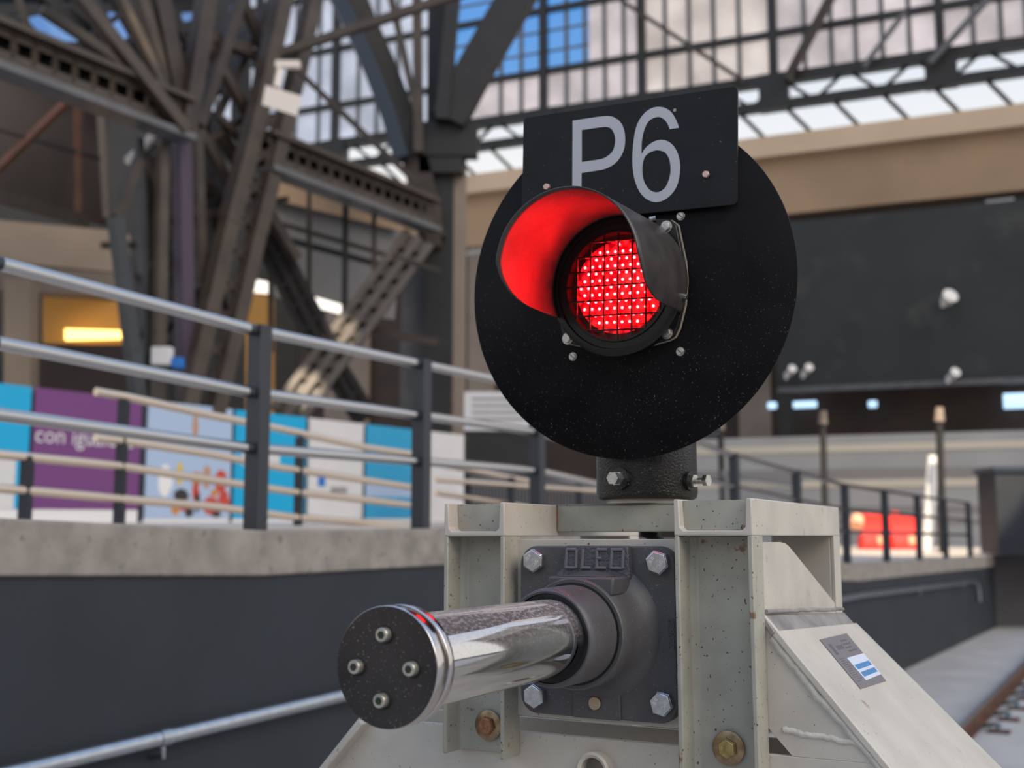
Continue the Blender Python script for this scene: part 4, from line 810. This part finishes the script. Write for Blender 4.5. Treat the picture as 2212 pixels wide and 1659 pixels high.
rib('arch_rib', 'dark curved arch rib sweeping down to the tall column in the centre', 'arch', [(742, -60), (790, 60), (830, 150), (868, 250), (895, 340), (918, 430), (935, 520)], 58, 'steel_brown', YC)
rib('arch_rib', 'blue black inner edge rib of the central arch', 'arch', [(700, -60), (762, 60), (802, 150), (840, 250), (868, 345)], 34, 'navy_edge', YC - .4)
rib('knee_brace', 'thick dark knee brace rising right from the head of the tall column', 'brace', [(1150, -60), (1090, 40), (1030, 145), (968, 262)], 78, 'steel_dark', YC - .3)
c0 = at(940, 1120, YC); colm = thing('steel_column', 'tall dark steel column with a pale side strip in the middle of the photo', 'column', Vector((c0.x + .2, c0.y, Z_(-.065))))
def cp(x0, x1, y0, y1, name, mat, dy=0., th=.5):
    a = at(x0, y0, YC + dy) - colm.location; b = at(x1, y1, YC + dy) - colm.location; m = MB(); m.box(a.x, b.x, dy, dy + th, max(b.z, 0), a.z); m.build(name, mat, colm, smooth=False)
cp(925, 975, -60, 1130, 'shaft', 'steel_dark'); cp(973, 1003, 345, 1130, 'side_strip', 'pier_tan', .1, .3); cp(888, 1032, 262, 335, 'head_plate', 'steel_dark', -.3, .4); cp(905, 1000, 330, 372, 'head_plate', 'steel_dark', -.25, .4); cp(868, 928, 520, 880, 'rear_plate', 'steel_grey', .5, .2); cp(918, 952, 445, 530, 'cleat', 'steel_light', -.35, .3)
for (x0, y0, x1, y1, w, mat) in ((900, -60, 905, 330, 20, 'steel_light'), (832, -60, 905, 260, 16, 'steel_light'), (985, -60, 955, 260, 30, 'steel_dark')):
    a = at(x0, y0, YC - .5) - colm.location; b = at(x1, y1, YC - .5) - colm.location; m = MB(); th = w * YC / FPX; m.beam(a, b, th, th, up=(0, 1, 0)); m.build('angle_bar', mat, colm, smooth=False)
def laced(label, x0, y0, x1, y1, w, Y0, Y1, mat='steel_light', nm='laced_brace', n=9):
    a = at(x0, y0, Y0); b = at(x1, y1, Y1); base = b if b.z < a.z else a; t = thing(nm, label, 'brace', base); d = (b - a); per = Vector((d.z, 0, -d.x)).normalized(); W = w * (Y0 + Y1) / 2 / FPX
    for s in (-.5, 0, .5): m = MB(); m.beam(a + per * W * s - base, b + per * W * s - base, W * .26, W * .2, up=(0, 1, 0)); m.build('bar', mat, t, smooth=False)
    m = MB()
    for i in range(n):
        c = a.lerp(b, (i + .5) / n) - base; m.beam(c - per * W * .5, c + per * W * .5 + d.normalized() * W * .3, W * .22, W * .12, up=(0, 1, 0))
    m.build('lacing', mat, t, smooth=False)
    m = MB(); dd = Vector((0, .12, 0)); m.beam(a - base + dd, b - base + dd, W * 1.05, .03, up=(0, 1, 0)); m.build('back_plate', 'steel_brown', t, smooth=False); return t
laced('laced diagonal brace with sunlit patches below the middle girder', 905, 515, 618, 900, 62, 24.5, 22.5, 'steel_light', n=12)
laced('dark diagonal brace leaning right from the latticed column', 560, 480, 705, 760, 52, 22.5, 23.2, 'steel_dark', n=6)
laced('dark lower diagonal of the crossed braces under the middle girder', 700, 760, 790, 905, 46, 23.2, 23.6, 'steel_dark', n=4)
for (x0, y0, x1, y1, w, Y, mat, lab) in ((560, 130, 1010, -18, 18, 21, 'steel_light', 'long brown tube rising right from the white lamp box'), (640, 150, 905, 400, 12, 21, 'steel_brown', 'thin brown rod falling right from the white lamp box'), (800, 715, 945, 740, 16, 24.2, 'steel_brown', 'level brown bar at the foot of the tall column')):
    a = at(x0, y0, Y); b = at(x1, y1, Y); th = w * Y / FPX; m = MB(); m.beam(a, b, th, th, up=(0, 1, 0.01)); single(m, 'tie_rod', mat, lab, 'rod', smooth=False)
# white lamp box on the column
p = at(611, 215, 18.6); lb_ = thing('lamp_box', 'white box shaped floodlight fixed to the latticed column', 'lamp', p)
m = MB(); a = at(570, 182, 18.6) - p; b = at(650, 250, 18.6) - p; m.hexa([at(x, y, 18.6) - p for x, y in ((574, 184), (652, 208), (642, 251), (566, 226))], [at(x, y, 18.9) - p for x, y in ((574, 184), (652, 208), (642, 251), (566, 226))]); m.build('housing', 'lamp_white', lb_)
m = MB(); m.beam(at(596, 186, 18.75) - p, at(606, 135, 18.8) - p, .08, .08).beam(at(596, 140, 18.8) - p, at(648, 140, 18.8) - p, .12, .12); m.build('bracket', 'lamp_white', lb_)
# grey glass screen under the girder, tan beam over it
def plane_px(name, px, mat, lab, cat, Y, th=.1, strct=False):
    pts = [at(x, y, Yy) for (x, y), Yy in zip(px, Y if isinstance(Y, (list, tuple)) else [Y] * len(px))]; m = MB(); m.hexa(pts, [q + Vector((-.515 * 0, th, 0)) for q in pts])
    if strct: return struct(m.build(name, mat, smooth=False))
    return single(m, name, mat, lab, cat, smooth=False)
p = at(730, 670, 26.8); gsc = thing('glass_screen', 'grey glass screen with a bright strip at its foot hanging under the middle girder', 'screen', p)
def px_part(name, px, mat, par, Y, th=.1):
    pts = [at(x, y, Yy) - par.location for (x, y), Yy in zip(px, Y if isinstance(Y, (list, tuple)) else [Y] * len(px))]; m = MB(); m.hexa(pts, [q + Vector((0, th, 0)) for q in pts]); return m.build(name, mat, par, smooth=False)
px_part('sheet', [(590, 385), (870, 480), (852, 690), (690, 668), (590, 640)], 'grey_glass', gsc, [27, 29.5, 29.5, 28, 27])
px_part('light_strip', [(655, 634), (745, 660), (745, 680), (655, 656)], 'white_lamp', gsc, [26.8, 27.6, 27.6, 26.8])
for (x0, y0, x1, y1, w, Y, mat, nm) in ((585, 300, 585, 760, 10, 24, 'steel_brown', 'hanging_rod'), (668, 320, 668, 640, 9, 24, 'steel_brown', 'hanging_rod'), (747, 420, 744, 690, 12, 24, 'steel_dark', 'hanging_rod'), (808, 400, 808, 690, 10, 24, 'steel_brown', 'hanging_rod'), (560, 470, 950, 585, 9, 24.2, 'steel_brown', 'cross_rod'), (590, 510, 830, 575, 12, 24.4, 'steel_dark', 'cross_rod')):
    a = at(x0, y0, Y) - p; b = at(x1, y1, Y) - p; th = w * Y / FPX; m = MB(); m.beam(a, b, th, th, up=(0, 1, 0.01)); m.build(nm, mat, gsc, smooth=False)
plane_px('fascia_beam', [(580, 380), (872, 462), (872, 500), (580, 428)], 'tan_wall', 'tan beam across the top of the grey glass screen', 'beam', [26.6, 29.1, 29.1, 26.6])
p = at(556, 700, 25.6); p.z = Z_(-.065); amb = thing('amber_kiosk', 'narrow amber lit kiosk with a white lamp on top behind the tallest grey post', 'kiosk', p)
px_part('front_panel', [(530, 632), (585, 640), (585, 1125), (530, 1125)], 'amber_shop', amb, 25.6, .4)
px_part('top_lamp', [(532, 600), (576, 608), (576, 630), (532, 626)], 'white_lamp', amb, 25.6, .3)
# wall behind the steelwork on the left
plane_px('wall_left', [(-500, 150), (640, 300), (640, 1160), (-500, 1160)], 'steel_dark', '', '', [26, 38, 38, 26], .3, True)
plane_px('facade_beam', [(-60, 470), (268, 500), (268, 590), (-60, 560)], 'beige_wall', 'wide beige beam below the brown panel at the left', 'beam', [23, 25.5, 25.5, 23], .4)
plane_px('facade_beam', [(-60, 566), (268, 592), (268, 640), (-60, 622)], 'pier_tan', 'dull beige lower beam above the amber shop front', 'beam', [22.9, 25.4, 25.4, 22.9], .4)
plane_px('facade_pier', [(8, 600), (66, 604), (66, 1125), (8, 1125)], 'beige_wall', 'beige pier left of the amber shop front', 'pier', [22.6, 22.9, 22.9, 22.6], .4)
def px_part(name, px, mat, par, Y, th=.1):
    pts = [at(x, y, Yy) - par.location for (x, y), Yy in zip(px, Y if isinstance(Y, (list, tuple)) else [Y] * len(px))]; m = MB(); m.hexa(pts, [q + Vector((0, th, 0)) for q in pts]); return m.build(name, mat, par, smooth=False)
p = at(186, 850, 24.8); p.z = Z_(-.065); shop = thing('shop_kiosk', 'amber lit shop front with a bright yellow light tube between the upper rails', 'shop', p)
px_part('back_panel', [(92, 640), (280, 652), (280, 748), (92, 740)], 'amber_shop', shop, [25, 25.4, 25.4, 25], .3)
px_part('light_tube', [(140, 710), (262, 714), (262, 731), (140, 734)], 'amber_tube', shop, 24.7, .1)
px_part('counter', [(85, 744), (285, 744), (285, 1130), (85, 1130)], 'dark_wood', shop, 24.4, .5)
p = at(100, 450, 20); hpn = thing('hanging_panel', 'dull brown panel with rusty bars hanging under the upper left girder', 'panel', p)
px_part('sheet', [(-80, 95), (228, 236), (228, 488), (-80, 412)], 'brown_panel', hpn, [19.5, 21.5, 21.5, 19.5], .1)
for (x0, y0, x1, y1, w, mat, nm) in ((-10, 370, 152, 212, 15, 'steel_rust', 'diagonal_bar'), (168, 215, 172, 470, 16, 'steel_rust', 'upright_bar'), (218, 240, 232, 470, 16, 'pier_tan', 'upright_bar'), (-40, 412, 190, 480, 26, 'steel_light', 'bottom_rail'), (-40, 270, 220, 345, 6, 'steel_dark', 'wire')):
    a = at(x0, y0, 19.0 + x0 * .006) - p; b = at(x1, y1, 19.0 + x1 * .006) - p; th = w * 19.7 / FPX; m = MB(); m.beam(a, b, th, th, up=(0, 1, .01)); m.build(nm, mat, hpn, smooth=False)
a = at(276, 350, 19.2); b = at(340, 286, 19.6); m = MB(); m.beam(a, b, .13, .13, up=(0, 1, .01)); single(m, 'steel_bar', 'lamp_white', 'bright sunlit short bar beside the latticed column', 'bar', smooth=False)  # pale colour stands for sunlight on a bit of the steel
for x, y, w, h, mat, lab in ((347, 768, 44, 40, 'panel_white', 'pale square box hung low on the latticed column'), (381, 783, 24, 24, 'bin_blue', 'small bright blue box on the latticed column')):
    p = at(x, y, 18.5); s = 18.5 / FPX; m = MB(); m.box(p.x - w * s / 2, p.x + w * s / 2, p.y, p.y + .2, p.z - h * s / 2, p.z + h * s / 2); single(m, 'wall_box', mat, lab, 'box', bevel=.02)
# ================================================================== roof over the left side
m = MB(); zc = Z_(15.5)
for k in range(14): x0 = -40 + k * 2.3; m.box(x0, x0 + .5, 22, 38, zc + k * .10, zc + .35 + k * .10)
for k in range(4): m.box(-40, -9, 22 + k * 4.4, 22.6 + k * 4.4, zc - .6, zc + .2)
cl = struct(m.build('ceiling', 'steel_dark', smooth=False))
m = MB(); m.hexa([(-40, 22, zc + .40), (-9, 22, zc + 1.75), (-9, 38, zc + 1.75), (-40, 38, zc + .40)], [(-40, 22, zc + .44), (-9, 22, zc + 1.79), (-9, 38, zc + 1.79), (-40, 38, zc + .44)]); m.build('roof_glazing', 'pane_roof', cl, smooth=False)
# other walls of the hall, behind and beside the camera
m = MB(); m.box(-40, 40, -16.4, -16, 0, 7); struct(m.build('wall_front', 'beige_wall', smooth=False))
# ================================================================== light
w = bpy.data.worlds.new('sky'); sc.world = w; w.use_nodes = True; nt = w.node_tree; N = nt.nodes; L = nt.links; bg = N['Background']
tc = N.new('ShaderNodeTexCoord'); sx = N.new('ShaderNodeSeparateXYZ'); L.new(tc.outputs['Generated'], sx.inputs[0]); r = N.new('ShaderNodeValToRGB')
e = r.color_ramp.elements; e[0].position = .0; e[0].color = (.95, .93, .88, 1); e[1].position = 1.; e[1].color = (.42, .60, .96, 1)
k = e.new(.28); k.color = (1.0, .99, .96, 1); k = e.new(.5); k.color = (.58, .73, .98, 1)
L.new(sx.outputs['Z'], r.inputs['Fac']); L.new(r.outputs['Color'], bg.inputs['Color']); bg.inputs['Strength'].default_value = .97
sl_ = bpy.data.lights.new('sun', 'SUN'); sl_.energy = 1.75; sl_.angle = math.radians(40); sl_.color = (1, .885, .745); so_ = bpy.data.objects.new('sun', sl_); COL.objects.link(so_); so_.rotation_euler = Vector((-.60, .55, -.60)).to_track_quat('-Z', 'Y').to_euler()
def sunspot(name, target, src, energy, size_deg, col=(1, .84, .62)):
    l = bpy.data.lights.new(name, 'SPOT'); l.energy = energy; l.color = col; l.spot_size = math.radians(size_deg); l.spot_blend = .15; l.shadow_soft_size = .12
    o = bpy.data.objects.new(name, l); COL.objects.link(o); o.location = src; d = Vector(target) - Vector(src); o.rotation_euler = d.to_track_quat('-Z', 'Y').to_euler(); return o
sunspot('sun_shaft', at(738, 712, 23.3), (-2, 6, 18), 40000, 1.9)
sunspot('sun_shaft', at(660, 840, 22.8), (-2.5, 6, 18), 52000, 2.0)
sunspot('sun_shaft', at(310, 315, 20.0), (-3, 6, 20), 20000, 2.2)
sunspot('sun_shaft', at(1960, 1194, 27.5), (6, 8, 22), 70000, 13)
sc.view_settings.view_transform = 'Standard'; sc.view_settings.look = 'None'; sc.view_settings.exposure = 0.0; sc.view_settings.gamma = 1.0; sc.view_settings.use_curve_mapping = False
bpy.context.view_layer.update()
